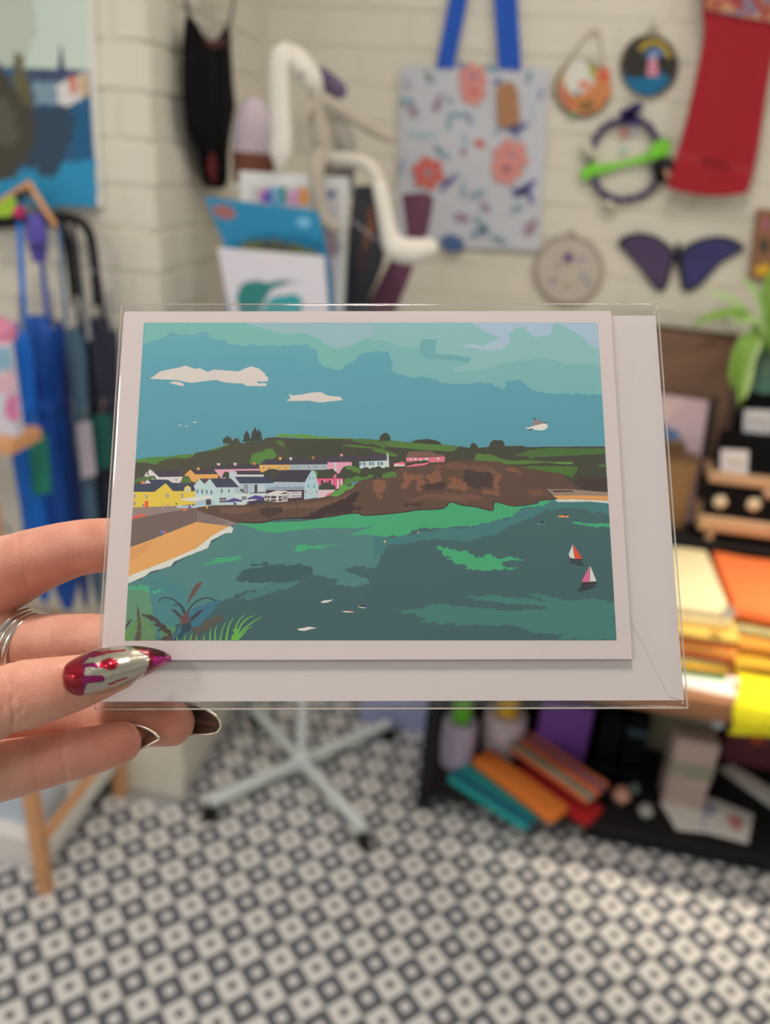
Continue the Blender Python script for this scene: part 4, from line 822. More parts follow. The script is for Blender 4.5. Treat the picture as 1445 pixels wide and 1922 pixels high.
for pts,w,m in (([b,(1425,620,-.03),(1390,588,-.05),(1340,592,-.06),(1296,612,-.06)],20,LEAF),([b,(1430,610,-.03),(1400,600,-.05),(1372,606,-.06)],16,LEAF2),([b,(1415,630,-.04),(1390,650,-.06),(1376,700,-.07),(1380,735,-.07)],20,LEAF),([b,(1420,635,-.05),(1402,660,-.07),(1392,710,-.08),(1388,765,-.08)],20,LEAF),([b,(1428,640,-.05),(1412,670,-.07),(1404,720,-.08),(1396,752,-.08)],16,LEAF2),([b,(1436,600,-.02),(1420,550,-.03),(1390,520,-.04)],18,LEAF2),([b,(1445,590,-.02),(1440,540,-.03),(1455,500,-.04)],20,LEAF),([b,(1455,610,-.02),(1490,570,-.03),(1530,560,-.04)],20,LEAF),([b,(1470,630,-.03),(1510,640,-.05),(1540,700,-.06)],20,LEAF2),([b,(1450,630,-.05),(1460,660,-.07),(1462,730,-.08)],18,LEAF),([b,(1410,600,-.02),(1370,560,-.02),(1320,548,-.02)],14,LEAF2)): leafo(pts,w,m)
# --- things on the low shelf
ZS = .0625
def shelf_box(name, label, cat, px, Y, depth, m, bev=.004, z0=None, rot=0, parts=()):
    x0,x1,za,zb_ = pext(*px, Y); za = ZS if z0 is None else z0
    e = empty(name, ((x0+x1)/2, Y+depth/2, za), label, cat); box('body', (-(x1-x0)/2,-depth/2,.0004), ((x1-x0)/2,depth/2,zb_-za), m, e, bev, 2); e.rotation_euler=(0,0,rot); return e, x1-x0, zb_-za
# lidded pots at the left of the shelf
def pot(label, x0, x1, ytop, ybot, Y, cbody, clid, lidw, lidname):
    xa_,xb_,z0,z1 = pext(x0,ytop,x1,ybot,Y); r=(xb_-xa_)/2; h=z1-ZS
    e=empty('gift_pot',((xa_+xb_)/2,Y+r,ZS),label,'pot'); lathe('pot_body',[(r*.8,.0004),(r*.92,.004),(r,h*.3),(r*.98,h*.62),(r*.9,h*.66)],paint('pot_%d'%cbody[0],cbody,rough=.5,var=.25,scale=45),e,(0,0,0),28)
    lathe(lidname,[(r*.5,h*.66),(r*lidw,h*.68),(r*lidw,h*.9),(r*lidw*.8,h*1.0),(.003,h*1.0)],paint('lid_%d'%clid[1],clid,rough=.45),e,(0,0,0),24)
pot('white and pink gift pot with a bright green lid on the low shelf', 828, 896, 1325, 1420, 1.62, (176,158,170), (96,172,36), .55, 'lid')
pot('white and pink gift pot with an orange lid beside the purple cushion', 905, 990, 1322, 1422, 1.69, (196,176,176), (220,160,30), .5, 'lid')
m = paint('purple_sequins',(112,64,140),rough=.35,var=.45,scale=260,bump=.8,bscale=700)
e,_,_ = shelf_box('sequin_cushion','purple sequinned cushion standing on the low shelf above the striped scarves','cushion',(1003,1322,1104,1480),1.715,.045,m,.016); 
# four folded scarves slipping diagonally off the shelf front
def shelf_scarf(label, a, b, w, h, c, z0, stripes=()):
    A = at_z(*a, z0); B = at_z(*b, z0); d=B-A; L=np.linalg.norm(d[:2]); ang=math.atan2(d[1],d[0]); W_=w*1.95/1490
    e=empty('striped_scarf',((A+B)/2)*V(1,1,0)+V(0,0,z0-h/2),label,'scarf','folded scarves on the low shelf'); e.rotation_euler=(0,0,ang)
    bm=bmesh.new(); n=16; q=len(stripes)+1
    o=box('knit', (-L/2,-W_/2,0),(L/2,W_/2,h),paint('lowknit_%d_%d_%d'%c,c,rough=.95,var=.15,scale=60,bump=.6,bscale=500),e,h*.45,3)
    for i,(f,sc,sw) in enumerate(stripes):
        y=-W_/2+W_*f; box('stripe',(-L/2-.001,y,h*.55),(L/2+.001,y+W_*sw,h+.0012),paint('lowstripe_%d_%d_%d'%sc,sc,rough=.95,var=.12),e,.0012,1)
shelf_scarf('teal folded scarf, lowest of the scarves slipping off the low shelf', (858,1446),(1006,1540),74,.024,(34,134,124),ZS+.012,[(.1,(20,90,104),.3)])
shelf_scarf('bright orange folded scarf lying on the teal scarf', (900,1418),(1052,1532),56,.03,(214,110,40),ZS+.0402)
shelf_scarf('dark red folded scarf lying beside the bright orange scarf', (975,1440),(1118,1536),62,.03,(158,22,26),ZS+.0153)
shelf_scarf('orange, green and purple striped scarf lying on top of the red scarf', (975,1392),(1122,1492),66,.026,(206,100,56),ZS+.070,[(.04,(110,130,106),.22),(.60,(104,76,100),.20),(.86,(196,104,66),.12)])
e,_,_ = shelf_box('dark_boot','black ankle boot standing on the low shelf right of the cushion','boot',(1122,1340,1165,1452),1.74,.05,BLACK,.016)
box('toe', (-.03,-.075,.0004),(.03,-.02,.045),BLACK,e,.014,3); 
e,_,_ = shelf_box('dark_boot','black ankle boot with a teal top beside the other boot','boot',(1172,1345,1215,1458),1.735,.05,BLACK,.016); box('toe', (-.03,-.075,.0004),(.03,-.02,.045),BLACK,e,.014,3); o=box('cuff',(-.028,-.027,.125),(.028,.027,.150),paint('dark_teal_cuff',(40,62,66),rough=.8),e,.006,2)
e,_,_ = shelf_box('beige_carton','wide beige carton at the back of the low shelf','carton',(1206,1320,1345,1440),1.86,.10,paint('beige_board',(150,140,112),rough=.7,var=.08),.004); 
e,w,h = shelf_box('small_gift_box','small beige gift box with a green printed band in the middle of the low shelf','box',(1258,1392,1342,1490),1.655,.07,paint('gift_beige',(178,152,136),rough=.6,var=.1),.004)
box('printed_band',(-w/2-.0008,-.0358,h*.45),(w/2+.0008,.0358,h*.68),paint('gift_band',(140,134,112),rough=.6,var=.4,scale=120),e,.0006,1)
P=[at_z(a,b,ZS+.006) for a,b in [(1238,1505),(1290,1492),(1340,1498),(1415,1528),(1404,1582),(1330,1562),(1270,1556),(1255,1530)]]
o=e=empty('printed_tea_towel',np.mean(P,0)*V(1,1,0)+V(0,0,ZS),'white tea towel with small red and green prints folded at the shelf front','towel')
prism('towel',wp(e,P),.0055,paint('white_linen',(206,198,180),rough=.9,var=.05,bump=.4),e,axis=(0,0,-1),bevel=.002)
p=Flat(lambda x,y: wp(e,at_z(x,y,ZS+.0062)),(0,0,1),step=1e-5); p.poly((196,70,50),[(1258,1500),(1275,1497),(1282,1507),(1265,1510)],None,2); p.ell((110,140,110),1300,1508,6,10,None,2); p.ell((150,140,160),1330,1520,14,12,None,3); p.poly((190,110,100),[(1362,1535),(1385,1530),(1396,1550),(1380,1560)],None,3); p.stroke((170,160,170),[(1320,1510),(1320,1555)],6); p.build('towel_print',VCOL,e)
def ball(name,label,cat,px,py,r,Y,c,z0=None,extra=None):
    q=at_z(px,py,ZS+r); e=empty(name,q*V(1,1,0)+V(0,0,ZS if z0 is None else z0),label,cat)
    lathe('ball',[(.001,0.0003),(r*.6,r*.2),(r,r),(r*.6,r*1.8),(.001,r*2)],paint(name+'_%d'%c[0],c,rough=.5,var=.3,scale=60),e,(0,0,0),18); return e
ball('yarn_ball','pink and green yarn ball on the front of the low shelf','yarn',1166,1492,.024,0,(186,134,112)); ball('glass_ball','small greenish bead ball near the yarn ball','bead',1190,1480,.014,0,(120,140,120)); ball('cream_ball','cream pompom at the front edge of the low shelf','pompom',1212,1522,.019,0,(150,146,134))
e,w,h = shelf_box('maroon_bag','maroon patterned bag at the right end of the low shelf','bag',(1360,1345,1470,1450),1.85,.06,paint('maroon_pattern',(112,56,62),rough=.7,var=.45,scale=40),.012); 
tube('handle',[(-w*.25,0,h),(-w*.2,0,h+.05),(w*.2,0,h+.05),(w*.25,0,h)],.005,paint('maroon_handle',(96,44,50),rough=.7),e,8,n=14); box('buckle',(-w*.12,-.043,h*.55),(w*.12,-.04,h*.8),paint('orange_buckle',(190,84,40),rough=.5),e,.002,1)
P=[at_z(a,b,ZS+.014) for a,b in [(1352,1440),(1372,1432),(1470,1492),(1460,1516)]]
o=prism('white_board',P,.0135,WHITEC,axis=(0,0,-1),bevel=.002); tag(o,'white edged board lying in front of the maroon bag','board')
c=at_y(1348,1354,1.66); e=empty('pale_blue_bauble',(c[0],1.66,ZT-.053),'small pale blue glass bauble hanging under the table top','bauble'); lathe('ball',[(.001,-.018),(.013,-.012),(.018,0),(.013,.012),(.003,.018)],mat('pale_blue_glass',(.62,.78,.84),.15),e,wp(e,c),18); tube('thread',wp(e,[c+V(0,0,.017),V(c[0],1.66,ZT-.0525)]),.0008,TWINE,e,5)  # plain hanging ball, gives no light
# ------------------------------------------------------------------ the greeting card, its envelope and clear sleeve
SK_ = 0.1395/0.108
A_ = V(0.10571938,0.0209187,0.00705831); B_ = V(-0.01231036,0.04147556,0.06088693)
ea = A_/np.linalg.norm(A_); eb = B_ - ea*(B_@ea); eb /= np.linalg.norm(eb); en = np.cross(ea, eb)
O_ = CAM + (V(-0.07802981,0.13523792,1.39981567) - CAM)*SK_        # lower left corner of the printed picture
CM = Matrix(((ea[0],eb[0],en[0],O_[0]),(ea[1],eb[1],en[1],O_[1]),(ea[2],eb[2],en[2],O_[2]),(0,0,0,1)))
def cp(px, py, n=0.0):
    """photo pixel -> card coordinates (metres: right, up, towards the viewer) on the sheet lying n in front of the card"""
    d = ray(px, py); k = ((O_ - CAM) @ en + n) / (d @ en); q = CAM + d*k - O_
    return V(q @ ea, q @ eb, n)
PW, PH = 0.1395, 0.1395/1.4459
def sheet_box(name, x0, y0, x1, y1, n0, n1, m, parent, bevel=0.0):
    return box(name, (x0,y0,n0), (x1,y1,n1), m, parent, bevel)
PAPER = mat('card_paper', alb((208,187,184), CARDREF, .80), .62, var=.015, scale=60, bump=.03, bscale=3000, spec=.3)
ENVP = mat('envelope_paper', alb((205,187,184), CARDREF, .79), .7, var=.02, scale=25, bump=.03, bscale=2500, spec=.25)
k_ = SK_/1000
cx0, cx1, cy0, cy1 = -4.6*k_, 111.2*k_, -4.15*k_, 77.6*k_
card = empty('greeting_card', label='white bordered greeting card with an illustrated harbour village, held at the front', cat='card', mat=CM)
sheet_box('front_leaf', cx0, cy0, cx1, cy1, -.0004, 0, PAPER, card); sheet_box('back_leaf', cx0, cy0+.0002, cx1-.0002, cy1-.0002, -.0009, -.0005, PAPER, card)
tube('spine_fold', [(cx0,cy0,-.00045),(cx0,cy1,-.00045)], .00045, PAPER, card, 8)
env = empty('envelope', label='plain white envelope behind the greeting card in the same clear sleeve', cat='envelope', mat=CM)
ex0, ex1, ey0, ey1 = -5.4*k_, 122.2*k_, -13.0*k_, 76.9*k_
sheet_box('front_panel', ex0, ey0, ex1, ey1, -.0017, -.0014, ENVP, env); sheet_box('back_panel', ex0, ey0, ex1, ey1, -.0021, -.0018, ENVP, env)
prism('flap', [(ex1,ey0,-.00130),(ex1,ey1,-.00130),(ex1-.006,ey1-.004,-.00130),(ex1-.017,ey0+.030,-.00130),(ex1-.004,ey0+.001,-.00130)], .00008, ENVP, env, axis=(0,0,-1))
# --- the printed picture: flat inks in layers
art = Flat(lambda x, y: cp(x, y, 0.0), (0,0,1), ref=CARDREF, step=1.9e-6, base=1e-5)
art.rng = random.Random(11)
r1=(220,590,.34602); r2=(700,590,.34602); r3=(220,900,.34602); r4=(700,900,.34602); v5=(240,800,.29066); v6=(540,780,.29066); z5=(240,840,.15225); z6=(440,840,.15225); z7=(230,1080,.18685); z8=(960,1000,.13841)
P_ = art.poly
def crn(px,py): return (px,py)
TLc,TRc,BRc,BLc = (270,606),(1122,605),(1157,1201),(234,1203)
def edgeL(y): return 270+(234-270)*(y-606)/(1203-606)
def edgeR(y): return 1122+(1157-1122)*(y-605)/(1201-605)
art.clamp = lambda x, y: (min(max(x, edgeL(y)), edgeR(y)), min(max(y, 605.3), 1202.3))
def band(y0,y1,c0,c1):
    P_(c0,[(edgeL(y0),y0),(edgeR(y0),y0),(edgeR(y1),y1),(edgeL(y1),y1)],cols=[c0,c0,c1,c1])
band(605.5,700,(100,160,170),(90,151,166)); band(700,930,(90,151,166),(82,142,158)); band(925,1202,(66,98,100),(60,90,94))
# sky
P_((118,172,166),[(150,45),(1445,45),(1445,195),(1320,215),(1280,255),(1200,300),(1130,290),(1090,250),(1085,205),(1040,165),(960,165),(880,175),(760,170),(640,168),(580,140),(500,125),(490,95),(400,115),(330,110),(290,95),(240,130),(147,160)],r1,.6)
P_((120,170,170),[(0,45),(1223,45),(1240,150),(1250,435),(960,430),(860,410),(800,360),(720,362),(715,400),(690,400),(640,370),(420,378),(300,345),(200,340),(105,310),(90,200),(0,195)],r2,.6)
P_((146,174,182),[(700,45),(1445,45),(1445,140),(1390,145),(1360,128),(1300,150),(1270,175),(1180,185),(1130,165),(1090,130),(1010,100),(930,108),(870,100),(800,80),(740,62)],r1,.5)
P_((136,176,176),[(0,45),(1223,45),(1235,295),(1190,270),(1050,270),(930,235),(800,250),(720,262),(600,300),(440,310),(430,290),(520,265),(530,235),(335,215),(345,140),(262,140),(258,172),(200,180),(130,170),(60,140),(0,140)],r2,.5)
P_((106,160,164),[(262,136),(345,136),(334,214),(450,222),(530,236),(518,262),(440,250),(300,240),(250,215)],r2,.5)
P_((164,180,196),[(530,45),(992,45),(970,60),(970,105),(920,118),(870,125),(850,105),(815,65),(770,80),(735,110),(745,150),(700,190),(620,195),(520,180),(480,170),(510,162),(600,170),(690,130),(650,115),(600,90)],r2,.5)
P_((164,180,196),[(1000,45),(1223,45),(1228,188),(1180,170),(1130,120),(1080,90)],r2,.4)
CLOUD=(214,196,188)
P_(CLOUD,[(178,350),(205,330),(230,310),(300,295),(330,290),(370,278),(420,295),(450,292),(490,312),(520,300),(600,305),(660,310),(690,295),(725,282),(770,295),(800,320),(803,333),(820,343),(817,362),(785,366),(755,362),(765,374),(810,375),(806,390),(700,388),(680,375),(600,372),(555,362),(540,355),(470,363),(400,372),(360,365),(330,358),(300,356),(240,353)],r1,.3)
P_(CLOUD,[(280,371),(310,364),(345,368),(362,380),(362,389),(335,386)],r1); P_(CLOUD,[(915,468),(940,455),(930,432),(950,440),(1000,435),(1050,425),(1100,420),(1140,440),(1210,447),(1225,465),(1180,470),(1100,478),(1040,468),(960,471)],r1,.3)
for q in ([(322,597),(337,601),(352,597),(345,604),(335,605)],[(365,602),(375,605),(385,602),(382,609),(370,608)],[(405,580),(419,584),(436,580),(425,590),(415,588)]): P_((206,200,196),q,r1)
# far hills
P_((84,126,62),[(52,216),(140,200),(200,198),(270,195),(340,183),(430,178),(520,155),(620,125),(640,118),(640,430),(30,430)],v5,.5)
DK=(72,70,56)
P_(DK,[(48,235),(120,235),(180,250),(210,225),(280,205),(380,208),(420,195),(440,170),(560,155),(640,124),(660,115),(615,112),(612,85),(640,62),(665,75),(676,95),(690,78),(710,78),(725,105),(740,110),(800,98),(870,95),(890,75),(960,70),(1030,75),(1100,82),(1150,95),(1190,115),(1300,118),(1445,118),(1445,520),(25,520)],v5,.5)
P_((100,144,68),[(950,60),(1000,45),(1040,55),(1100,50),(1150,52),(1200,62),(1280,70),(1370,75),(1445,76),(1445,90),(1320,92),(1310,118),(1200,115),(1160,100),(1130,75),(1040,72),(980,70)],v5,.5)
P_((84,112,58),[(800,180),(850,165),(890,150),(920,142),(950,160),(955,195),(900,225),(860,250),(800,240)],v5,.5); P_((84,110,60),[(950,95),(985,92),(1010,115),(1010,140),(975,118)],v5,.5)
for tr in ([(768,25),(790,68),(784,70),(797,100),(738,100),(750,70),(744,68)],[(820,5),(846,52),(838,55),(852,96),(788,96),(801,58),(794,55)],[(845,15),(866,55),(860,58),(873,95),(826,95)]): P_((58,60,56),tr,v5,.4)
P_((64,64,52),[(0,150),(0,680),(100,685),(210,695),(350,705),(420,710),(540,725),(600,722),(640,715),(720,715),(810,713),(830,720),(1000,718),(1256,716),(1275,1000),(0,1000)][1:],r2,.4)
P_((64,64,52),[(0,145),(100,150),(300,150),(560,155),(560,420),(0,420)],v6,.5)
G=(84,116,56)
for q,c in (([(0,680),(100,686),(210,696),(380,706),(470,718),(430,745),(260,735),(100,720),(40,705),(0,700)],G),([(50,730),(140,765),(90,765),(0,742),(0,728)],G),([(770,765),(850,735),(960,725),(1259,728),(1261,757),(1000,770),(870,775),(860,790),(840,772)],(72,104,52)),([(550,795),(560,755),(640,760),(690,780),(760,795),(850,790),(960,800),(1090,800),(1060,815),(940,805),(840,812),(720,815),(690,822),(680,857),(665,822),(640,800)],G),([(800,830),(860,822),(1110,826),(1105,850),(1080,886),(1030,866),(900,845)],(74,108,50)),([(970,805),(1080,800),(1085,812),(1010,810)],(104,144,70)),([(1215,818),(1265,810),(1267,830),(1230,828)],(80,110,60))): P_(c,q,r2,.5)
P_(G,[(330,185),(430,190),(560,205),(590,208),(560,212),(420,205)],v6,.4); P_(G,[(620,250),(700,255),(715,265),(660,262)],v6,.4); P_((76,106,54),[(380,150),(520,152),(640,165),(620,235),(600,200),(440,172)],v6,.6)
for q in ([(36,686),(37,662),(52,648),(66,641),(85,652),(94,668),(94,688)],[(205,692),(240,680),(300,676),(340,684),(366,694),(370,708),(230,697)],[(525,724),(530,705),(545,696),(562,708),(570,722),(560,729)],[(628,717),(640,690),(660,680),(680,684),(700,682),(713,700),(714,716),(705,727)]): P_((60,60,50),q,r2,.4)
# light veils on the sea, then cliffs over it
MID,DKS,LG_=(78,124,122),(56,86,92),(66,160,112)
P_(MID,[(55,570),(150,525),(300,470),(600,290),(640,235),(1000,228),(1445,190),(1445,380),(1425,415),(1400,480),(1330,470),(1220,490),(1290,510),(1370,560),(1300,580),(1180,570),(1200,540),(1100,522),(1060,510),(1050,470),(860,460),(690,490),(640,545),(760,555),(850,548),(800,602),(700,602),(580,655),(300,800),(40,874)],r3,.7)
P_((70,118,116),[(640,655),(760,600),(840,560),(1000,545),(960,575),(760,640),(600,662)],r3,.8)
P_(DKS,[(722,462),(800,448),(832,455),(815,465),(740,470)],r3,.6); P_(DKS,[(640,548),(690,490),(850,470),(1000,460),(1060,490),(1050,520),(900,560),(760,562)],r3,.8)
P_(LG_,[(650,236),(1000,228),(1280,185),(1445,190),(1445,310),(1350,300),(1260,300),(1330,275),(1400,250),(1300,265),(1100,262),(960,275),(880,290),(800,285),(740,265)],r3,.9)
P_(LG_,[(470,465),(520,440),(510,430),(600,420),(685,415),(640,440),(560,455)],r3,.6); P_(LG_,[(955,382),(990,355),(1100,357),(1212,352),(1150,365),(1060,375),(1000,392)],r3,.6); P_((74,166,126),[(56,612),(100,582),(240,590),(180,615),(110,630)],r3,.8)
P_((64,116,118),[(0,310),(100,315),(200,300),(400,265),(560,255),(650,232),(740,210),(800,165),(900,145),(985,112),(1281,124),(1284,190),(1180,182),(1150,155),(1080,150),(1000,160),(930,165),(870,210),(770,240),(680,290),(600,310),(520,340),(380,330),(270,330),(160,355),(90,350),(30,410),(0,450)],r4,.8)
P_(LG_,[(0,180),(200,170),(300,158),(380,150),(420,120),(500,138),(640,165),(660,120),(760,145),(870,135),(920,112),(990,108),(900,145),(800,160),(740,205),(640,230),(560,250),(440,255),(380,265),(250,265),(180,300),(80,310),(0,300)],r4,.7)
P_(LG_,[(338,368),(370,363),(420,380),(500,385),(525,402),(560,425),(625,428),(600,410),(640,405),(700,430),(760,425),(822,437),(760,440),(705,442),(690,465),(740,478),(792,482),(740,492),(640,493),(570,490),(500,487),(520,475),(450,460),(400,435),(430,425),(385,415),(380,388)],r4,.8)
P_(LG_,[(1070,232),(1120,230),(1180,238),(1286,240),(1287,258),(1220,262),(1180,253),(1140,250)],r4,.6)
P_((64,118,112),[(830,608),(900,620),(1000,640),(1060,660),(1130,650),(1312,665),(1321,868),(990,868),(1050,838),(930,838),(860,832),(800,800),(640,790),(560,785),(400,795),(450,780),(240,775),(290,750),(200,725),(110,715),(200,705),(250,700),(300,680),(370,672),(460,690),(560,690),(650,700),(760,715),(880,705),(960,700),(900,690),(860,680),(720,680),(680,665),(500,640),(600,633),(640,622),(720,640),(830,640),(960,665),(880,640)],r4,.8)
# cliffs, walls, beaches
BR=(94,66,56)
P_(BR,[(650,1128),(780,1130),(870,1110),(1000,1105),(1060,1108),(1150,1095),(1290,1078),(1340,1090),(1445,1085),(1447,1082),(1577,1070),(1617,1062),(1757,1055),(1787,1040),(1807,1018),(1867,1035),(1947,1045),(2027,1065),(2042,1055),(2047,1018),(2147,1040),(2247,1030),(2297,1010),(2372,1005),(2360,985),(2330,965),(2327,948),(2467,950),(2520,955),(2480,930),(2417,868),(2287,845),(2187,830),(2107,815),(2077,800),(1887,790),(1787,800),(1687,815),(1587,830),(1517,835),(1437,872),(1380,890),(1320,900),(1250,950),(1150,995),(1020,1005),(850,1020),(700,1032),(500,1035),(430,1050),(330,1070),(330,1110),(430,1130)],r1,.5)
P_((66,48,46),[(2480,925),(2540,950),(2660,958),(2655,890),(2560,880),(2500,890)],r1,.6)
LT,MD_,DD=(132,84,64),(112,76,62),(68,48,46)
for c,q in ((MD_,[(300,970),(560,975),(600,1010),(480,1020),(300,1000),(180,1010)]),(MD_,[(440,800),(640,830),(690,880),(560,850),(440,840),(300,830)]),(LT,[(150,840),(230,870),(280,880),(280,920),(250,960),(235,950),(240,900),(200,890),(190,940),(160,950),(150,920),(175,900)]),(LT,[(290,872),(330,855),(370,845),(370,910),(330,935),(300,920)]),(LT,[(410,880),(470,890),(530,945),(510,955),(430,945),(400,940),(430,910)]),(LT,[(650,880),(697,870),(690,940),(655,940)]),(LT,[(600,950),(680,955),(692,992),(640,975),(590,972)]),(LT,[(720,835),(770,835),(802,862),(800,875),(760,850),(730,850)]),(LT,[(0,900),(60,900),(67,940),(35,960),(50,1003),(20,985),(0,950)]),(DD,[(490,850),(560,855),(640,870),(650,940),(560,945),(520,930),(490,880)]),(DD,[(290,920),(390,910),(382,950),(300,955),(270,940)]),(MD_,[(820,955),(900,945),(950,975),(860,985)]),(DD,[(160,1030),(280,1020),(240,1040),(170,1045)])): P_(c,q,r2,1.0)
P_((114,80,66),[(560,1050),(760,1045),(900,1030),(1050,1025),(1180,1005),(1260,965),(1240,1000),(1100,1050),(1000,1045),(880,1065),(780,1050),(700,1075),(560,1080)],r1,1.0); P_(DD,[(780,1050),(890,1045),(900,1070),(860,1090),(830,1105),(780,1090)],r1,1.2)
P_((58,38,42),[(60,662),(100,655),(200,610),(330,550),(455,487),(445,530),(405,570),(440,595),(490,605),(300,640),(190,658)],v6,1.0); P_(LT,[(540,420),(580,415),(630,440),(620,490),(590,500),(605,545),(580,520),(560,470)],v6,.6)
for q,fr in (([(650,1127),(780,1130),(870,1110),(1000,1105),(1060,1108),(1150,1095),(1290,1078),(1340,1090),(1445,1084),(1577,1070),(1617,1062),(1757,1055),(1787,1040),(1807,1018),(1867,1035),(1947,1045),(2027,1065),(2042,1055),(2047,1018),(2147,1040),(2247,1030),(2297,1010),(2372,1005)],r1),): art.stroke((52,36,40),q,7,4,fr,n=160)
P_((150,124,110),[(940,948),(1085,950),(1200,960),(1275,965),(1276,985),(980,985),(960,965)],r2,.3); P_((84,60,54),[(950,955),(1085,955),(1085,963),(990,966)],r2,.3); P_((222,152,86),[(975,985),(1080,982),(1278,985),(1279,1012),(1100,1002),(1010,1005)],r2,.3); P_((214,204,198),[(985,1005),(1100,1003),(1279,1012),(1279,1026),(1180,1016),(1080,1018),(1000,1018)],r2,.3)
P_((146,122,118),[(81,1045),(330,1040),(432,1050),(432,1062),(240,1085),(79,1112)],r1,.3); P_((114,92,86),[(79,1110),(240,1080),(432,1048),(436,1125),(250,1190),(68,1265)],r1,.4); P_((140,120,118),[(432,1060),(470,1078),(655,1135),(605,1152),(430,1132)],r1,.3); P_((126,104,102),[(432,1060),(470,1078),(600,1130),(560,1140),(430,1132)],r1,.3)
P_((224,158,92),[(66,370),(200,320),(300,280),(430,230),(520,243),(612,254),(560,290),(480,350),(400,390),(300,432),(60,528)],r3,.3); P_((218,148,92),[(66,380),(200,330),(160,390),(60,450)],r3,.5)
P_((216,208,206),[(58,526),(200,470),(300,430),(430,372),(520,302),(610,254),(630,262),(622,290),(595,290),(560,305),(510,330),(490,372),(470,380),(430,395),(310,445),(290,470),(240,485),(180,500),(150,525),(54,566)],r3,.4)
P_((206,96,80),[(80,1098),(120,1082),(165,1086),(150,1098),(80,1112)],r1,.3); P_((90,110,180),[(232,278),(250,272),(252,296),(236,300)],r3,.3); P_((214,96,70),[(250,280),(268,282),(262,296),(250,294)],r3,.3)
# village
def R_(c,x0,y0,x1,y1,fr=z5): art.rect(c,x0,y0,x1,y1,fr)
RF,RB=(68,58,72),(58,64,86)
P_((216,200,198),[(195,362),(230,300),(242,322),(262,270),(292,280),(312,300),(385,365),(676,358),(650,436),(555,440),(500,400),(200,400)],z5); P_((70,62,72),[(232,325),(246,300),(258,350)],z5); P_(RF,[(310,288),(640,288),(692,356),(378,356)],z5); R_((180,164,166),585,375,610,415)
P_((86,112,62),[(70,420),(110,390),(190,370),(260,350),(340,365),(352,392),(240,398),(180,440),(70,440)],z5,1)
P_((232,160,88),[(695,342),(772,270),(835,330),(1112,328),(1112,380),(880,386),(830,432),(790,420),(730,352)],z5); P_(RF,[(768,268),(1000,262),(1062,268),(1117,326),(830,330)],z5); R_((236,150,100),850,248,886,278); P_((84,106,60),[(640,440),(665,380),(700,350),(740,352),(765,380),(780,425),(800,440)],z5,1.2)
P_((228,160,176),[(1062,268),(1445,266),(1445,286),(1290,285),(1250,312),(1240,376),(1150,382)],z5); P_(RF,[(1000,262),(1055,213),(1445,208),(1445,266),(1065,270)],z5); P_((232,170,170),[(1092,193),(1142,193),(1135,222),(1102,222)],z5); P_((222,186,170),[(1300,190),(1338,190),(1330,216),(1306,216)],z5)
P_((60,70,52),[(1160,376),(1178,320),(1215,292),(1246,310),(1252,378)],z5,1.2)
P_((240,188,70),[(62,546),(330,545),(465,440),(555,535),(828,540),(818,700),(560,722),(54,738)],z5); P_(RB,[(70,546),(76,470),(180,440),(280,430),(250,395),(470,395),(550,435),(690,440),(800,440),(830,500),(822,537),(555,537),(467,438),(325,547)],z5); P_((216,200,198),[(205,445),(240,394),(286,440)],z5); R_((216,120,80),160,418,207,450)
P_((240,192,90),[(693,542),(695,495),(738,466),(778,495),(778,542)],z5); R_((190,190,180),720,495,758,548)
for w in ((68,570,102,628),(214,578,248,630),(468,562,508,622),(650,563,686,622),(62,660,98,718)): R_((206,168,110),*w); R_((170,150,140),w[0]+6,w[1]+6,w[2]-6,w[3]-8)
R_((232,86,52),208,658,252,738); P_((206,150,120),[(462,715),(480,695),(510,692),(528,715)],z5,1); R_((120,90,120),180,700,200,725); R_((60,50,60),425,700,433,712); R_((220,205,200),425,712,433,730); R_((60,50,60),425,730,433,748); R_((220,205,200),425,748,433,765); R_((60,50,60),425,765,433,780)
W_=(186,200,208)
P_(W_,[(810,478),(880,384),(945,450),(1010,384),(1090,490),(1372,490),(1380,552),(1445,566),(1445,706),(1060,712),(830,740),(825,500)],z5); P_(RB,[(1018,386),(1270,383),(1372,490),(1090,492)],z5); P_((84,62,78),[(893,383),(1003,383),(945,449)],z5)
P_((196,194,204),[(1250,312),(1290,284),(1345,298),(1345,336),(1445,336),(1445,364),(1320,364),(1380,446),(1445,446),(1445,545),(1380,548),(1370,488),(1275,385),(1250,380)],z5); P_(RF,[(1338,288),(1445,290),(1445,333),(1345,333)],z5); P_(RB,[(1320,363),(1445,363),(1445,444),(1380,444)],z5)
for w in ((846,515,868,566),(904,517,928,570),(960,520,983,572),(1018,525,1042,580),(1145,508,1170,562),(1235,512,1257,556),(1320,508,1346,550)): R_((140,146,162),*w); R_((110,112,130),w[0]+5,w[1]+8,w[2]-5,w[3]-6)
R_((172,182,190),832,650,1060,712); P_((66,56,66),[(962,640),(1024,636),(1024,708),(965,708)],z5); P_((216,208,208),[(630,640),(860,602),(1055,596),(1042,622),(835,664),(700,655)],z5); R_((216,208,208),824,660,834,742); R_((216,208,208),780,700,788,748); R_((180,190,210),600,715,850,745)
P_((120,80,140),[(735,735),(760,715),(785,730),(780,748),(740,748)],z5,1); R_((222,120,70),680,750,720,780); R_((236,160,60),962,728,988,752); R_((90,80,90),585,685,610,702)
for x in (1130,1158,1186): 
    for y in (620,652): R_((92,60,82),x,y,x+24,y+26)
U=(84,64,134)
P_(U,[(1200,660),(1310,622),(1430,655),(1432,668),(1340,672),(1338,706),(1305,706),(1304,672),(1212,674)],z5)
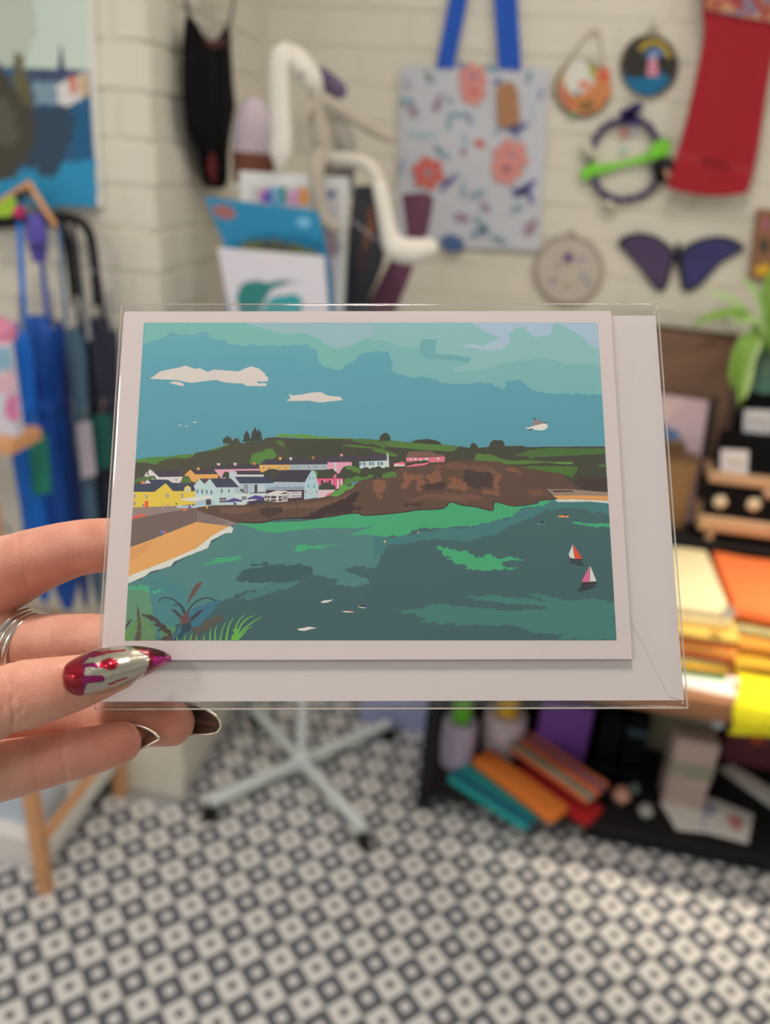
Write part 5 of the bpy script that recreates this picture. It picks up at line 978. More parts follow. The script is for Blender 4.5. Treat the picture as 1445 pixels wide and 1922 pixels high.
# z6 half
P_((82,124,60),[(188,165),(195,130),(230,80),(290,55),(345,80),(380,20),(430,8),(480,40),(522,90),(480,138),(370,150),(318,208),(200,205)],z6,1.5)
P_((236,168,90),[(305,214),(682,210),(682,276),(560,282),(500,265),(430,265),(340,308),(312,285)],z6); P_((168,174,180),[(680,208),(1148,206),(1148,276),(680,276)],z6); P_((226,152,174),[(1146,180),(1445,176),(1445,238),(1350,240),(1290,322),(1240,322),(1146,266)],z6)
P_(RF,[(0,212),(300,206),(320,208),(378,146),(680,143),(1130,140),(1182,106),(1445,103),(1445,178),(1148,182),(1146,207),(682,211),(305,214),(305,262),(0,266)],z6); P_((228,152,170),[(0,266),(305,262),(305,284),(0,286)],z6)
for x,y,c in ((545,120,(236,160,90)),(675,122,(200,196,196)),(952,110,(176,110,80)),(1300,80,(228,150,166)),(225,182,(226,120,70)),(-6,188,(216,180,160))): P_(c,[(x,y),(x+38,y),(x+34,y+22),(x+24,y+38),(x+8,y+34)],z6)
for x in (345,415,540,620): R_((200,180,170),x,228,x+22,258,z6); P_((130,120,130),[(x+11,228),(x+26,258),(x,258)],z6)
for x in (705,770,900,990,1088): P_((120,122,136),[(x+11,224),(x+26,252),(x,252)],z6)
for x,y in ((1230,188),(1230,248)): R_((190,206,220),x,y,x+28,y+42,z6)
P_((200,204,208),[(460,298),(635,290),(640,243),(649,246),(656,332),(600,342),(465,342)],v6); P_(RF,[(256,266),(640,254),(640,290),(256,299)],v6)
for w in ((463,303,470,322),(492,302,500,322),(526,300,533,321),(548,300,555,321),(582,298,589,321),(605,298,613,321)): R_((48,84,108),*w,v6)
for w in ((471,303,491,320),(534,300,547,320),(590,298,604,319)): R_((150,180,196),*w,v6)
P_((62,64,52),[(320,385),(345,350),(400,330),(470,342),(560,336),(690,334),(680,380),(600,400),(470,422),(380,424),(330,400)],v6,.8); P_((62,64,52),[(185,372),(210,350),(260,352),(290,345),(320,375),(300,388),(190,386)],v6,.6); P_((84,124,58),[(378,325),(440,330),(464,345),(466,372),(420,365),(392,350)],v6,.7); P_((84,120,58),[(378,405),(560,380),(545,400),(430,425),(390,450),(350,470)],v6,.7); P_((84,120,58),[(608,402),(612,375),(690,364),(706,402),(650,406)],v6,.7)
P_((60,64,52),[(345,330),(400,280),(470,262),(545,285),(545,335),(495,400),(480,425),(365,365)],z6,1.2); P_((92,146,66),[(965,282),(1010,290),(1028,320),(1020,375),(1000,360)],z6,.8)
P_((176,192,202),[(863,428),(952,280),(985,292),(1042,442),(1030,618),(858,642)],z6); P_((170,182,192),[(484,424),(868,428),(860,488),(484,484)],z6); P_((60,52,66),[(478,422),(572,278),(952,278),(866,427)],z6)
for x in (520,585,660,735,800): R_((196,140,150),x,452,x+14,488,z6)
P_((70,48,62),[(395,516),(860,520),(858,642),(650,662),(400,570)],z6); P_((128,148,178),[(380,486),(860,482),(858,508),(385,512)],z6); R_((216,206,206),395,512,858,520,z6)
P_((212,198,196),[(652,545),(826,540),(826,614),(662,626)],z6)
for y,xs in ((560,(700,725,745,765,790)),(598,(705,722,742,765,785,803))):
    for x in xs: R_((110,96,110),x,y-8,x+13,y+8,z6)
R_((90,80,92),668,560,674,610,z6)
for w in ((905,452,920,500),(975,452,992,498),(925,365,938,395),(965,365,978,395)): R_((96,150,178),*w,z6)
R_((206,210,214),925,542,985,592,z6)
for x in (932,948,964): R_((150,160,176),x,548,x+10,588,z6)
R_((60,50,60),876,540,888,556,z6); R_((60,50,60),1005,536,1017,552,z6)
P_((172,182,190),[(60,440),(490,440),(490,488),(392,498),(392,562),(0,572),(0,492),(50,490)],z6); P_(RB,[(8,362),(360,360),(482,380),(485,440),(68,444)],z6); P_(RF,[(30,292),(292,290),(362,332),(38,334)],z6); R_((214,198,198),22,334,362,360,z6)
R_((80,64,80),122,463,160,566,z6); R_((70,58,72),248,458,282,560,z6); R_((186,176,186),132,470,150,560,z6); R_((190,196,202),290,460,370,540,z6); P_((70,86,70),[(60,540),(80,510),(110,515),(120,545)],z6,1); P_((60,48,62),[(182,562),(395,545),(395,556),(190,576)],z6)
P_((200,204,212),[(0,572),(390,562),(390,600),(160,690),(122,710),(25,708),(25,682),(0,682)],z6)
for x in (92,112,132):
    for y in (604,626): R_((92,60,82),x,y,x+16,y+18,z6)
P_(U,[(-20,625),(30,630),(105,655),(90,668),(-20,668)],z6); P_((70,50,84),[(150,690),(200,655),(240,650),(370,655),(380,680),(260,688)],z6,1); P_(U,[(155,628),(262,588),(392,618),(386,640),(300,642),(240,636),(165,640)],z6)
P_((214,202,196),[(368,592),(400,570),(515,530),(650,533),(656,662),(540,674),(370,655)],z6)
D=(64,50,60)
for w in ((374,595,394,626),(400,595,416,626),(420,595,438,626),(450,598,516,628),(392,640,436,656),(450,640,516,662),(542,600,582,622),(542,630,582,662),(593,594,604,656),(613,592,624,654),(632,590,644,650)): R_(D,*w,z6)
P_(D,[(550,578),(645,545),(645,570)],z6)
P_((224,92,128),[(1010,384),(1336,378),(1336,472),(1262,512),(1238,512),(1048,472)],z6); R_((76,38,58),1008,373,1336,381,z6); R_((228,110,140),1215,325,1256,374,z6)
for w in ((1265,395,1286,510),(1308,395,1330,476)): R_((216,192,196),*w,z6)
for w in ((1065,405,1100,450),(1162,405,1195,450)): R_((90,50,66),*w,z6)
for w in ((1100,405,1112,450),(1195,405,1206,452)): R_((220,190,190),*w,z6)
P_((62,64,52),[(1042,512),(1050,470),(1080,448),(1150,440),(1220,460),(1247,512),(1150,522),(1060,518)],z6,1); P_((62,62,50),[(1025,375),(1030,310),(1080,280),(1160,270),(1220,295),(1240,330),(1210,372)],z6,1.2)
P_((218,184,188),[(1035,522),(1245,520),(1200,570),(1120,608),(1030,624)],z6); P_((222,96,120),[(1115,606),(1140,580),(1220,538),(1200,560),(1180,592)],z6); P_((94,150,68),[(1178,592),(1230,540),(1290,482),(1445,462),(1445,505),(1350,560),(1200,598)],z6,1)
P_((232,112,130),[(762,272),(1005,260),(1016,270),(1013,298),(900,306),(860,290),(780,300),(765,298)],v6); P_((124,88,76),[(762,272),(768,255),(787,232),(918,229),(940,236),(952,250),(1000,252),(1006,265),(900,271)],v6); P_((232,112,130),[(683,310),(740,298),(758,304),(760,326),(685,330)],v6); P_((232,112,130),[(760,330),(850,305),(926,300),(880,322),(760,334)],v6); P_((222,200,196),[(690,312),(752,318),(752,328),(690,328)],v6)
for w in ((785,276,798,290),(815,274,832,288),(885,272,905,290),(965,270,980,286)): R_((200,190,206),*w,v6)
R_((222,196,190),850,278,866,292,v6); P_((62,64,52),[(810,302),(860,292),(900,290),(925,298),(880,308),(830,312)],v6,.5)
# boats, buoys, swimmers, gulls
P_((216,206,200),[(828,160),(775,290),(790,335),(858,352),(838,260)],z8); P_((232,72,44),[(836,160),(960,352),(862,352),(845,270)],z8); P_((60,44,52),[(778,355),(968,356),(950,378),(800,374)],z8); P_((48,62,70),[(750,398),(800,378),(940,384),(1010,462),(880,440)],z8,.5)
P_((218,100,136),[(1056,448),(948,668),(1060,666)],z8); P_((218,206,202),[(1066,448),(1150,655),(1062,664)],z8); P_((56,44,52),[(944,675),(1156,668),(1145,705),(950,715)],z8); P_((50,52,62),[(950,715),(1180,720),(1010,780),(885,800)],z8,.5)
P_((230,140,90),[(1000,200),(1030,192),(1065,198),(1060,206),(1010,206)],r4); P_((60,50,50),[(1030,190),(1045,188),(1050,196),(1035,197)],r4); P_((96,140,150),[(876,242),(905,236),(943,238),(930,242)],r4); P_((40,46,60),[(902,232),(915,225),(928,234),(920,241)],r4)
art.ell((226,176,130),64,337,6,6,r4); art.ell((226,150,90),246,287,5,5,r4)
P_((226,210,206),[(822,618),(850,612),(870,605),(890,592),(930,590),(948,600),(945,618),(920,630),(890,628),(850,622)],r2); P_((150,120,124),[(862,606),(872,575),(884,568),(935,590),(890,600)],r2); P_((40,36,44),[(868,562),(882,562),(880,574)],r2); P_((40,36,44),[(925,586),(940,585),(940,594)],r2); P_((70,50,60),[(842,630),(862,618),(868,622),(850,632)],r2)
P_((222,216,216),[(1102,665),(1125,655),(1145,655),(1172,650),(1155,662),(1135,668),(1115,670)],r3); P_((222,216,216),[(975,810),(1010,805),(1040,798),(1082,806),(1050,812),(1015,822),(985,818)],r3); P_((222,206,200),[(1216,715),(1240,712),(1290,722),(1240,721)],r3); P_((40,36,44),[(1235,712),(1245,704),(1252,712)],r3); P_((196,100,70),[(1262,712),(1275,708),(1278,720),(1266,718)],r3); P_((222,206,200),[(1303,690),(1330,692),(1358,696),(1330,698)],r3); P_((40,36,44),[(1318,690),(1330,680),(1345,690)],r3); P_((206,120,90),[(1303,686),(1314,684),(1314,692)],r3)
# palms in the lower left corner
GRN,BRN,TKB=(96,150,70),(84,62,58),(40,66,78)
P_((94,138,108),[(52,150),(180,140),(260,170),(290,280),(330,640),(20,656)],z7,1.5); P_((68,124,128),[(210,30),(430,0),(600,90),(640,180),(640,330),(560,480),(420,560),(360,656),(330,560),(300,300),(280,180)],z7,1.5); P_((66,160,126),[(300,150),(420,128),(380,160),(320,185)],z7,1); P_((70,160,120),[(60,110),(260,95),(240,130),(60,150)],z7,1); P_((98,134,94),[(150,420),(330,500),(340,656),(30,656),(30,560)],z7,2); P_((84,138,100),[(380,480),(540,520),(500,600),(380,640)],z7,2)  # ground inks paled to paint in the sleeve's veil of reflected light
P_((58,108,128),[(690,340),(900,260),(1000,235),(940,330),(800,470),(700,560),(560,656),(470,656),(600,500)],z7,2)
for pts,w0,w1 in (([(640,400),(610,330),(560,275),(490,235),(410,225),(360,260)],16,10),([(610,380),(590,320),(545,290),(500,312)],16,8),([(645,380),(690,310),(760,250),(850,225),(920,245),(935,260)],14,9)): art.stroke((52,58,62),pts,w0,w1,z7)
P_((104,70,66),[(645,300),(670,220),(700,140),(745,85),(805,62),(780,110),(720,190),(680,240)],z7,.5); P_((56,56,70),[(670,480),(690,420),(760,360),(830,330),(760,400)],z7,.5); P_((60,62,66),[(600,450),(545,400),(480,335),(530,345),(590,400)],z7,.5)
P_((100,72,70),[(570,430),(620,380),(660,370),(680,420),(650,500),(600,500)],z7,1.5); P_(TKB,[(600,490),(680,470),(700,540),(620,590),(560,656),(500,656),(590,560)],z7,1.5)
P_((70,58,54),[(190,385),(280,390),(360,440),(430,500),(490,580),(520,640),(470,610),(390,600),(440,585),(340,550),(390,535),(280,490),(340,480),(240,440),(280,425)],z7,.8); P_((78,66,62),[(400,620),(470,600),(540,656),(420,656)],z7,.8)
P_((88,80,72),[(680,535),(800,500),(900,430),(1030,388),(1000,420),(1035,440),(900,480),(960,490),(820,540),(890,550),(780,560),(740,656),(690,640),(740,570)],z7,.8)
P_((86,74,66),[(150,290),(175,400),(190,520),(180,656),(120,656),(150,520),(145,380)],z7,.5); P_((70,66,56),[(25,520),(60,460),(100,425),(70,490),(25,545)],z7,.5)
for pts in ([(30,640),(90,540),(180,450),(280,385)],[(30,660),(110,590),(200,540)],[(25,600),(80,540),(140,520)]): art.stroke(GRN,pts,14,4,z7)
for pts in ([(1130,656),(1140,520),(1180,440),(1225,400)],[(1130,656),(1190,500),(1260,430),(1330,402)],[(1130,656),(1220,540),(1320,460),(1405,412)],[(1130,656),(1200,600),(1250,540),(1310,515)],[(1040,656),(1060,540),(1085,470),(1120,430)],[(980,656),(1000,560),(1035,470)],[(930,656),(930,560),(950,500)],[(880,656),(880,580),(888,530)],[(815,656),(820,590)],[(740,656),(748,590)],[(680,656),(700,580)],[(622,656),(632,600)],[(548,656),(552,610)]): art.stroke((104,168,72),pts,24 if pts[0][0]>1000 else 18,5,z7)
P_((104,168,72),[(1085,656),(1110,540),(1160,560),(1180,620),(1130,656)],z7,1)
pic = art.build('printed_picture', vcol_mat('printed_card_inks', .6, spec=.3, var=.05, bscale=2600, bump=.05), card, origin=(0,0,0))
# --- clear sleeve around card and envelope
FILM = bpy.data.materials.new('clear_film'); FILM.use_nodes = True; n = FILM.node_tree.nodes; L = FILM.node_tree.links
n.remove(n['Principled BSDF']); out = n['Material Output']; tr = n.new('ShaderNodeBsdfTransparent'); gl = n.new('ShaderNodeBsdfGlossy'); lw = n.new('ShaderNodeLayerWeight'); lw.inputs['Blend'].default_value = .5; pw = n.new('ShaderNodeMath'); pw.operation = 'POWER'; pw.inputs[1].default_value = 5.0; fr = n.new('ShaderNodeMath'); fr.operation = 'MULTIPLY_ADD'; fr.inputs[1].default_value = .93; fr.inputs[2].default_value = .07; mx = n.new('ShaderNodeMixShader')
gl.inputs['Roughness'].default_value = .08; tr.inputs['Color'].default_value = (.985,.985,.985,1)
tc = n.new('ShaderNodeTexCoord'); nz = n.new('ShaderNodeTexNoise'); nz.inputs['Scale'].default_value = 30; nz.inputs['Detail'].default_value = 2; L.new(tc.outputs['Object'], nz.inputs['Vector'])
bp = n.new('ShaderNodeBump'); bp.inputs['Strength'].default_value = .25; bp.inputs['Distance'].default_value = .002; L.new(nz.outputs['Fac'], bp.inputs['Height']); L.new(bp.outputs['Normal'], gl.inputs['Normal'])
L.new(lw.outputs['Facing'], pw.inputs[0]); L.new(pw.outputs[0], fr.inputs[0]); L.new(fr.outputs[0], mx.inputs[0]); L.new(tr.outputs[0], mx.inputs[1]); L.new(gl.outputs[0], mx.inputs[2]); L.new(mx.outputs[0], out.inputs['Surface'])
SEAM = bpy.data.materials.new('film_seam'); SEAM.use_nodes = True; sb = SEAM.node_tree.nodes['Principled BSDF']; sb.inputs['Base Color'].default_value=(.8,.78,.74,1); sb.inputs['Roughness'].default_value=.25; sb.inputs['Alpha'].default_value=.55
nn = SEAM.node_tree.nodes.new('ShaderNodeTexNoise'); nn.inputs['Scale'].default_value=900; mr = SEAM.node_tree.nodes.new('ShaderNodeMapRange'); mr.inputs['From Min'].default_value=.35; mr.inputs['From Max'].default_value=.65; mr.inputs['To Min'].default_value=.1; mr.inputs['To Max'].default_value=.85
SEAM.node_tree.links.new(nn.outputs['Fac'], mr.inputs['Value']); SEAM.node_tree.links.new(mr.outputs['Result'], sb.inputs['Alpha'])
slv = empty('clear_sleeve', label='clear cellophane sleeve with faint creases around the greeting card and envelope', cat='sleeve', mat=CM)
sx0, sx1, sy0, sy1 = -5.75*k_, 122.75*k_, -14.6*k_, 79.7*k_
def film(x, y, s, e_):
    w = .00030*math.sin(x*58-y*74+1.0)+.00022*math.sin(x*95+y*33+2.0)+.00014*math.sin(x*21-y*160)+.0002*math.sin((x+y)*40)
    q = (x - .55*y); cr_ = 0.0
    for c0, a in ((.060,.0005),(.012,.0004),(.118,.0004),(.150,.0004)): cr_ += a*math.exp(-((q-c0)/.006)**2)
    if s > 0: return (x, y, -.0007*(1-e_) + e_*(.00095 + (w*.5 + cr_*.4)*max(0.0, min(1, 60*min(x-sx0, sx1-x, y-sy0, sy1-y)))))
    return (x, y, -.0007*(1-e_) - e_*.0026)
def sheet_vf(s, nx, ny):
    xs = np.concatenate([[sx0, sx0+.00035], np.linspace(sx0+.0011, sx1-.0011, nx), [sx1-.00035, sx1]]); ys = np.concatenate([[sy0, sy0+.00035], np.linspace(sy0+.0011, sy1-.0011, ny), [sy1-.00035, sy1]])
    X, Y = len(xs), len(ys); vs = [film(xs[i], ys[j], s, 0.0 if i in (0,X-1) or j in (0,Y-1) else (.7 if i in (1,X-2) or j in (1,Y-2) else 1.0)) for i in range(X) for j in range(Y)]
    return vs, [(i*Y+j,(i+1)*Y+j,(i+1)*Y+j+1,i*Y+j+1) for i in range(X-1) for j in range(Y-1)]
v1,f1 = sheet_vf(1, 110, 84); v2,f2 = sheet_vf(-1, 50, 40)
mesh('front_film', v1, f1, FILM, slv, True, origin=(0,0,0)); mesh('back_film', v2, f2, FILM, slv, True, origin=(0,0,0))
def seam(a, b, w=.00022): tube('sealed_edge', [a,b], w, SEAM, slv, 6)
seam((sx0,sy1,-.0007),(sx1,sy1,-.0007)); seam((sx0,sy0,-.0007),(sx1,sy0,-.0007)); seam((sx0,sy0,-.0007),(sx0,sy1,-.0007)); seam((sx1,sy0,-.0007),(sx1,sy1,-.0007)); 
# ------------------------------------------------------------------ the hand that holds the card
SKIN = bpy.data.materials.new('skin'); SKIN.use_nodes = True; n = SKIN.node_tree.nodes; L = SKIN.node_tree.links; b = n['Principled BSDF']
tc = n.new('ShaderNodeTexCoord'); nz = n.new('ShaderNodeTexNoise'); nz.inputs['Scale'].default_value = 90; nz.inputs['Detail'].default_value = 6; L.new(tc.outputs['Object'], nz.inputs['Vector'])
rp = n.new('ShaderNodeValToRGB'); rp.color_ramp.elements[0].position=.3; rp.color_ramp.elements[1].position=.7
rp.color_ramp.elements[0].color = (.64,.315,.235,1); rp.color_ramp.elements[1].color = (.77,.43,.335,1); L.new(nz.outputs['Fac'], rp.inputs['Fac'])
at = n.new('ShaderNodeAttribute'); at.attribute_name='Col'; mxs = n.new('ShaderNodeMix'); mxs.data_type='RGBA'; mxs.blend_type='MULTIPLY'; mxs.inputs['Factor'].default_value=1
L.new(rp.outputs['Color'], mxs.inputs['A']); L.new(at.outputs['Color'], mxs.inputs['B']); L.new(mxs.outputs['Result'], b.inputs['Base Color'])
b.inputs['Roughness'].default_value=.42; b.inputs['Subsurface Weight'].default_value=.5; b.inputs['Subsurface Radius'].default_value=(.0045,.0016,.0009); b.inputs['Subsurface Scale'].default_value=.8; b.inputs['Specular IOR Level'].default_value=.4
w1 = n.new('ShaderNodeTexVoronoi'); w1.inputs['Scale'].default_value=1300; L.new(tc.outputs['Object'], w1.inputs['Vector'])
w2 = n.new('ShaderNodeTexNoise'); w2.inputs['Scale'].default_value=420; w2.inputs['Detail'].default_value=5; L.new(tc.outputs['Object'], w2.inputs['Vector'])
ad = n.new('ShaderNodeMath'); ad.operation='ADD'; L.new(w1.outputs['Distance'], ad.inputs[0]); L.new(w2.outputs['Fac'], ad.inputs[1])
bp = n.new('ShaderNodeBump'); bp.inputs['Strength'].default_value=.22; bp.inputs['Distance'].default_value=.0004; L.new(ad.outputs[0], bp.inputs['Height']); L.new(bp.outputs['Normal'], b.inputs['Normal'])
def rpx(r, px, py, nn_):
    d = ray(px, py); k = ((O_-CAM)@en + nn_)/(d@en); return r*k/FPX
def fing(pts, seg=26, n_=56, flat=.9, dips=()):
    """pts: (px, py, n, radius px, flat) along a finger; round end at the last point"""
    C3 = np.array([cp(p[0],p[1],p[2]) for p in pts]); rr = np.array([rpx(p[3],p[0],p[1],p[2]) for p in pts]); ff = np.array([p[4] if len(p)>4 else flat for p in pts])
    Pp = spline(C3, n_); t = np.linspace(0,1,n_); tt = np.linspace(0,1,len(pts)); Rr = spline(np.stack([rr,ff,0*rr],1), n_); rad=Rr[:,0].copy(); fl=Rr[:,1]
    S = np.concatenate([[0],np.cumsum(np.linalg.norm(np.diff(Pp,axis=0),axis=1))])
    for (dx, depth, wd) in dips:     # skin creases where the finger crosses photo column dx
        cpx = cp(dx, pts[len(pts)//2][1], pts[len(pts)//2][2])[0]; i = int(np.argmin(abs(Pp[:,0]-cpx))); rad *= 1-depth*np.exp(-((S-S[i])/wd)**2)
    # round cap beyond the last point
    end=Pp[-1]; T=Pp[-1]-Pp[-2]; T/=np.linalg.norm(T); m=9; ext=[]; er=[]
    for i in range(1,m+1):
        a=i/m*math.pi/2*.985; ext.append(end+T*rad[-1]*math.sin(a)); er.append(rad[-1]*math.cos(a))
    Pp=np.vstack([Pp,ext]); rad=np.concatenate([rad,er]); fl=np.concatenate([fl,[fl[-1]]*m])
    return tube_vf(Pp, rad, seg, (0,0,1), fl, True)
thumb = fing([(-520,1515,-.004,96,.8),(-350,1468,.007,104,.85),(-180,1392,.0118,97,.85),(-60,1338,.0115,76,.86),(0,1316,.0108,69,.86),(40,1306,.0104,67,.85),(90,1294,.0098,60,.84),(140,1282,.0092,53,.82),(190,1268,.0085,44,.80),(222,1259,.0078,37,.80)], dips=((20,.07,.0010),(35,.06,.0009),(6,.04,.0010)))
index = fing([(-480,1340,-0.022,68,.8),(-250,1235,-.036,86,.92),(-120,1140,-.034,78,.95),(-30,1095,-.028,76,.95),(30,1068,-.022,68,.95),(80,1048,-.0175,60,.94),(140,1030,-.0140,54,.93),(194,1023,-.0118,51,.92),(260,1018,-.0102,46,.9),(318,1016,-.0094,40,.86)], dips=((34,.025,.0015),(150,.012,.003)))
middle = fing([(-480,1405,-0.022,68,.8),(-260,1310,-.044,84,.92),(-120,1240,-.042,74,.95),(-20,1216,-.032,62,.95),(60,1208,-.024,56,.95),(130,1205,-.0165,54,.94),(190,1205,-.0130,53,.92),(260,1206,-.0112,48,.9),(325,1208,-.0102,42,.86)], dips=((95,.02,.003),))
ringf = fing([(-480,1480,-0.022,62,.8),(-260,1400,-.036,82,.92),(-120,1372,-.032,70,.95),(-10,1352,-.024,60,.95),(80,1345,-.018,54,.95),(160,1347,-.0145,49,.95),(220,1350,-.0130,47,.95),(280,1354,-.0124,46,.95),(322,1357,-.0122,43,.95)], dips=((180,.025,.0018),))
pinky = fing([(-480,1570,-0.016,59,.8),(-270,1520,-.020,78,.92),(-130,1480,-.015,66,.95),(-40,1455,-.009,60,.95),(30,1441,-.0045,55,.95),(75,1431,-.0028,51,.95),(115,1422,-.0022,48,.95),(160,1411,-.0022,46,.95),(205,1400,-.0026,42,.93),(226,1394,-.0030,39,.92)], dips=((118,.03,.0016),(60,.02,.002)))
def blob(pts, seg=28, n_=30):
    C3=np.array([cp(p[0],p[1],p[2]) for p in pts]); rr=np.array([rpx(p[3],p[0],p[1],p[2]) for p in pts]); ff=[p[4] for p in pts]
    Pp=spline(C3,n_); Rr=spline(np.stack([rr,np.array(ff),0*rr],1),n_); return tube_vf(Pp,Rr[:,0],seg,(0,0,1),Rr[:,1],True)
palm = blob([(-360,1440,-.022,150,.55),(-440,1455,-.020,215,.42),(-560,1490,-.014,250,.36),(-700,1540,-.010,225,.40),(-830,1590,-.008,165,.55),(-930,1630,-.006,140,.68),(-1150,1730,0,150,.78),(-1500,1890,.012,180,.85),(-1900,2080,.024,205,.9),(-2350,2300,.036,225,.92),(-2420,2330,.037,150,.92)])
thenar = blob([(-250,1440,.008,40,.8),(-310,1455,.0065,92,.8),(-420,1492,.001,128,.7),(-560,1525,-.005,140,.6),(-720,1560,-.008,122,.6),(-800,1580,-.008,60,.6)])
hv, hf = join_vf(thumb, index, middle, ringf, pinky, palm, thenar)
hm = bpy.data.meshes.new('hand_shell'); hm.from_pydata([tuple(v) for v in hv], [], hf); ho = bpy.data.objects.new('hand_shell', hm); C.objects.link(ho)
bm = bmesh.new(); bm.from_mesh(hm); bmesh.ops.recalc_face_normals(bm, faces=bm.faces); bm.to_mesh(hm); bm.free()
rmod = ho.modifiers.new('r','REMESH'); rmod.mode='VOXEL'; rmod.voxel_size=.00065; sm = ho.modifiers.new('s','SMOOTH'); sm.factor=.5; sm.iterations=4
dg = bpy.context.evaluated_depsgraph_get(); hme = bpy.data.meshes.new_from_object(ho.evaluated_get(dg)); bpy.data.objects.remove(ho); bpy.data.meshes.remove(hm)
hand = bpy.data.objects.new('hand', hme); C.objects.link(hand); hand.matrix_world = CM; hme.materials.clear(); hme.materials.append(SKIN); hme.polygons.foreach_set('use_smooth',[True]*len(hme.polygons))
tag(hand, 'hand with long chrome nails and a silver ring pinching the card sleeve', 'hand')
# skin creases at the knuckles: shallow grooves pressed into the finished surface
cv = np.empty(len(hme.vertices)*3, np.float32); hme.vertices.foreach_get('co', cv); cv = cv.reshape(-1,3).astype(float)
nv_ = np.empty(len(hme.vertices)*3, np.float32); hme.vertices.foreach_get('normal', nv_); nv_ = nv_.reshape(-1,3).astype(float)
wv = O_ + cv[:,:1]*ea + cv[:,1:2]*eb + cv[:,2:]*en; qv = (wv - CAM) @ R; pv = qv[:,:2]/qv[:,2:]*FPX + np.array([CX,CY])
for pts, nmin, dep, wid in (([(20,1280),(25,1300),(19,1322),(24,1345),(20,1372)],.010,.00055,3.6),([(36,1290),(33,1308),(40,1326),(38,1340)],.010,.0004,3.2),([(5,1285),(8,1315),(3,1340)],.010,.0003,3.5),([(121,1368),(113,1396),(116,1428),(124,1462)],-.004,.0005,4.5),([(68,1378),(60,1410),(62,1440),(70,1470)],-.004,.0004,5),([(34,1006),(38,1050),(50,1090)],-.024,.0004,5),([(168,1328),(164,1350),(170,1378)],-.016,.0003,4),([(100,1160),(94,1190),(98,1225)],-.024,.0003,5)):
    L_c = spline([(a,b,0) for a,b in pts], 40)[:,:2]; d_ = np.sqrt(((pv[:,None,:]-L_c[None])**2).sum(2)).min(1) if len(pv) < 3000 else None
    if d_ is None:
        near_ = np.where((abs(pv[:,0]-L_c[:,0].mean())<40)&(abs(pv[:,1]-L_c[:,1].mean())<90)&(nv_[:,2]>.1)&(cv[:,2]>nmin))[0]
        if len(near_) == 0: continue
        d_ = np.sqrt(((pv[near_][:,None,:]-L_c[None])**2).sum(2)).min(1); cv[near_] -= nv_[near_]*(dep*np.exp(-(d_/wid)**2))[:,None]
hme.vertices.foreach_set('co', cv.astype(np.float32).reshape(-1)); hme.update()
# natural colour of the skin: rosier pads and knuckles
hc = np.ones((len(hme.vertices),4), np.float32); co = np.empty(len(hme.vertices)*3, np.float32); hme.vertices.foreach_get('co', co); co = co.reshape(-1,3)
for (px,py,nn_,rad,amt) in ((318,1350,-.006,.010,.5),(225,1395,.002,.009,.45),(60,1065,-.012,.012,.35),(175,1040,-.006,.014,.3),(95,1430,.004,.008,.3),(20,1300,.02,.009,.22),(130,1300,.014,.008,.25)):
    d2 = ((co - cp(px,py,nn_).astype(np.float32))**2).sum(1); w = np.exp(-d2/(rad*rad))*amt; hc[:,1] *= 1-w*.45; hc[:,2] *= 1-w*.5; hc[:,0] *= 1-w*.08
ca = hme.color_attributes.new('Col','FLOAT_COLOR','POINT'); ca.data.foreach_set('color', hc.reshape(-1))
# nails
CHR = vcol_mat('chrome_nail_lacquer', .26, .92, bump=.35, bscale=900, var=.10, coat=.6)
def nail(name, top, bot, n_top, n_mid, n_bot, colour, nu=70, nv=36, extra=None, th=.0006):
    tp, bt = spline([(a,b,0) for a,b in top], nu), spline([(a,b,0) for a,b in bot], nu); vs=[]; cs=[]
    nt = np.interp(np.linspace(0,1,nu), np.linspace(0,1,len(n_top)), n_top); nm_ = np.interp(np.linspace(0,1,nu), np.linspace(0,1,len(n_mid)), n_mid); nb = np.interp(np.linspace(0,1,nu), np.linspace(0,1,len(n_bot)), n_bot)
    for i in range(nu):
        for j in range(nv):
            v=j/(nv-1); s=math.sin(math.pi*v)**.75; x=tp[i,0]+(bt[i,0]-tp[i,0])*v; y=tp[i,1]+(bt[i,1]-tp[i,1])*v; e0=nt[i]*(1-v)+nb[i]*v
            h=e0+(nm_[i]-e0)*s; h += extra(x,y) if extra else 0; vs.append(cp(x,y,h)); cs.append((*colour(x,y,i/(nu-1),v),1))
    fs=[(i*nv+j,(i+1)*nv+j,(i+1)*nv+j+1,i*nv+j+1) for i in range(nu-1) for j in range(nv-1)]
    o=mesh(name,vs,fs,CHR,hand,True,origin=(0,0,0),cols=cs); so=o.modifiers.new('thickness','SOLIDIFY'); so.thickness=th; so.offset=0; return o
SIL, CRI, MAG, DRK = V(.55,.54,.46), V(.50,.008,.035), V(.42,.01,.20), V(.16,.01,.03)
def zz(x,y): return (x-100)*1445/330, (y-1190)*1445/330
def inpoly(x,y,pts):
    c=False; j=len(pts)-1
    for i in range(len(pts)):
        if (pts[i][1]>y)!=(pts[j][1]>y) and x<(pts[j][0]-pts[i][0])*(y-pts[i][1])/(pts[j][1]-pts[i][1]+1e-9)+pts[i][0]: c=not c
        j=i
    return c
TIP=[(560,60),(640,112),(780,190),(792,212),(770,270),(735,345),(1000,420),(1000,60)]
BASE=[(60,300),(150,230),(330,150),(420,150),(300,200),(250,250),(330,240),(375,262),(365,280),(300,272),(262,285),(258,320),(262,345),(410,340),(424,365),(405,388),(280,400),(265,430),(250,490),(60,560)]
STR=[[(300,190),(450,145),(590,132),(600,148),(480,160),(320,205)],[(440,402),(600,345),(610,355),(460,415)]]
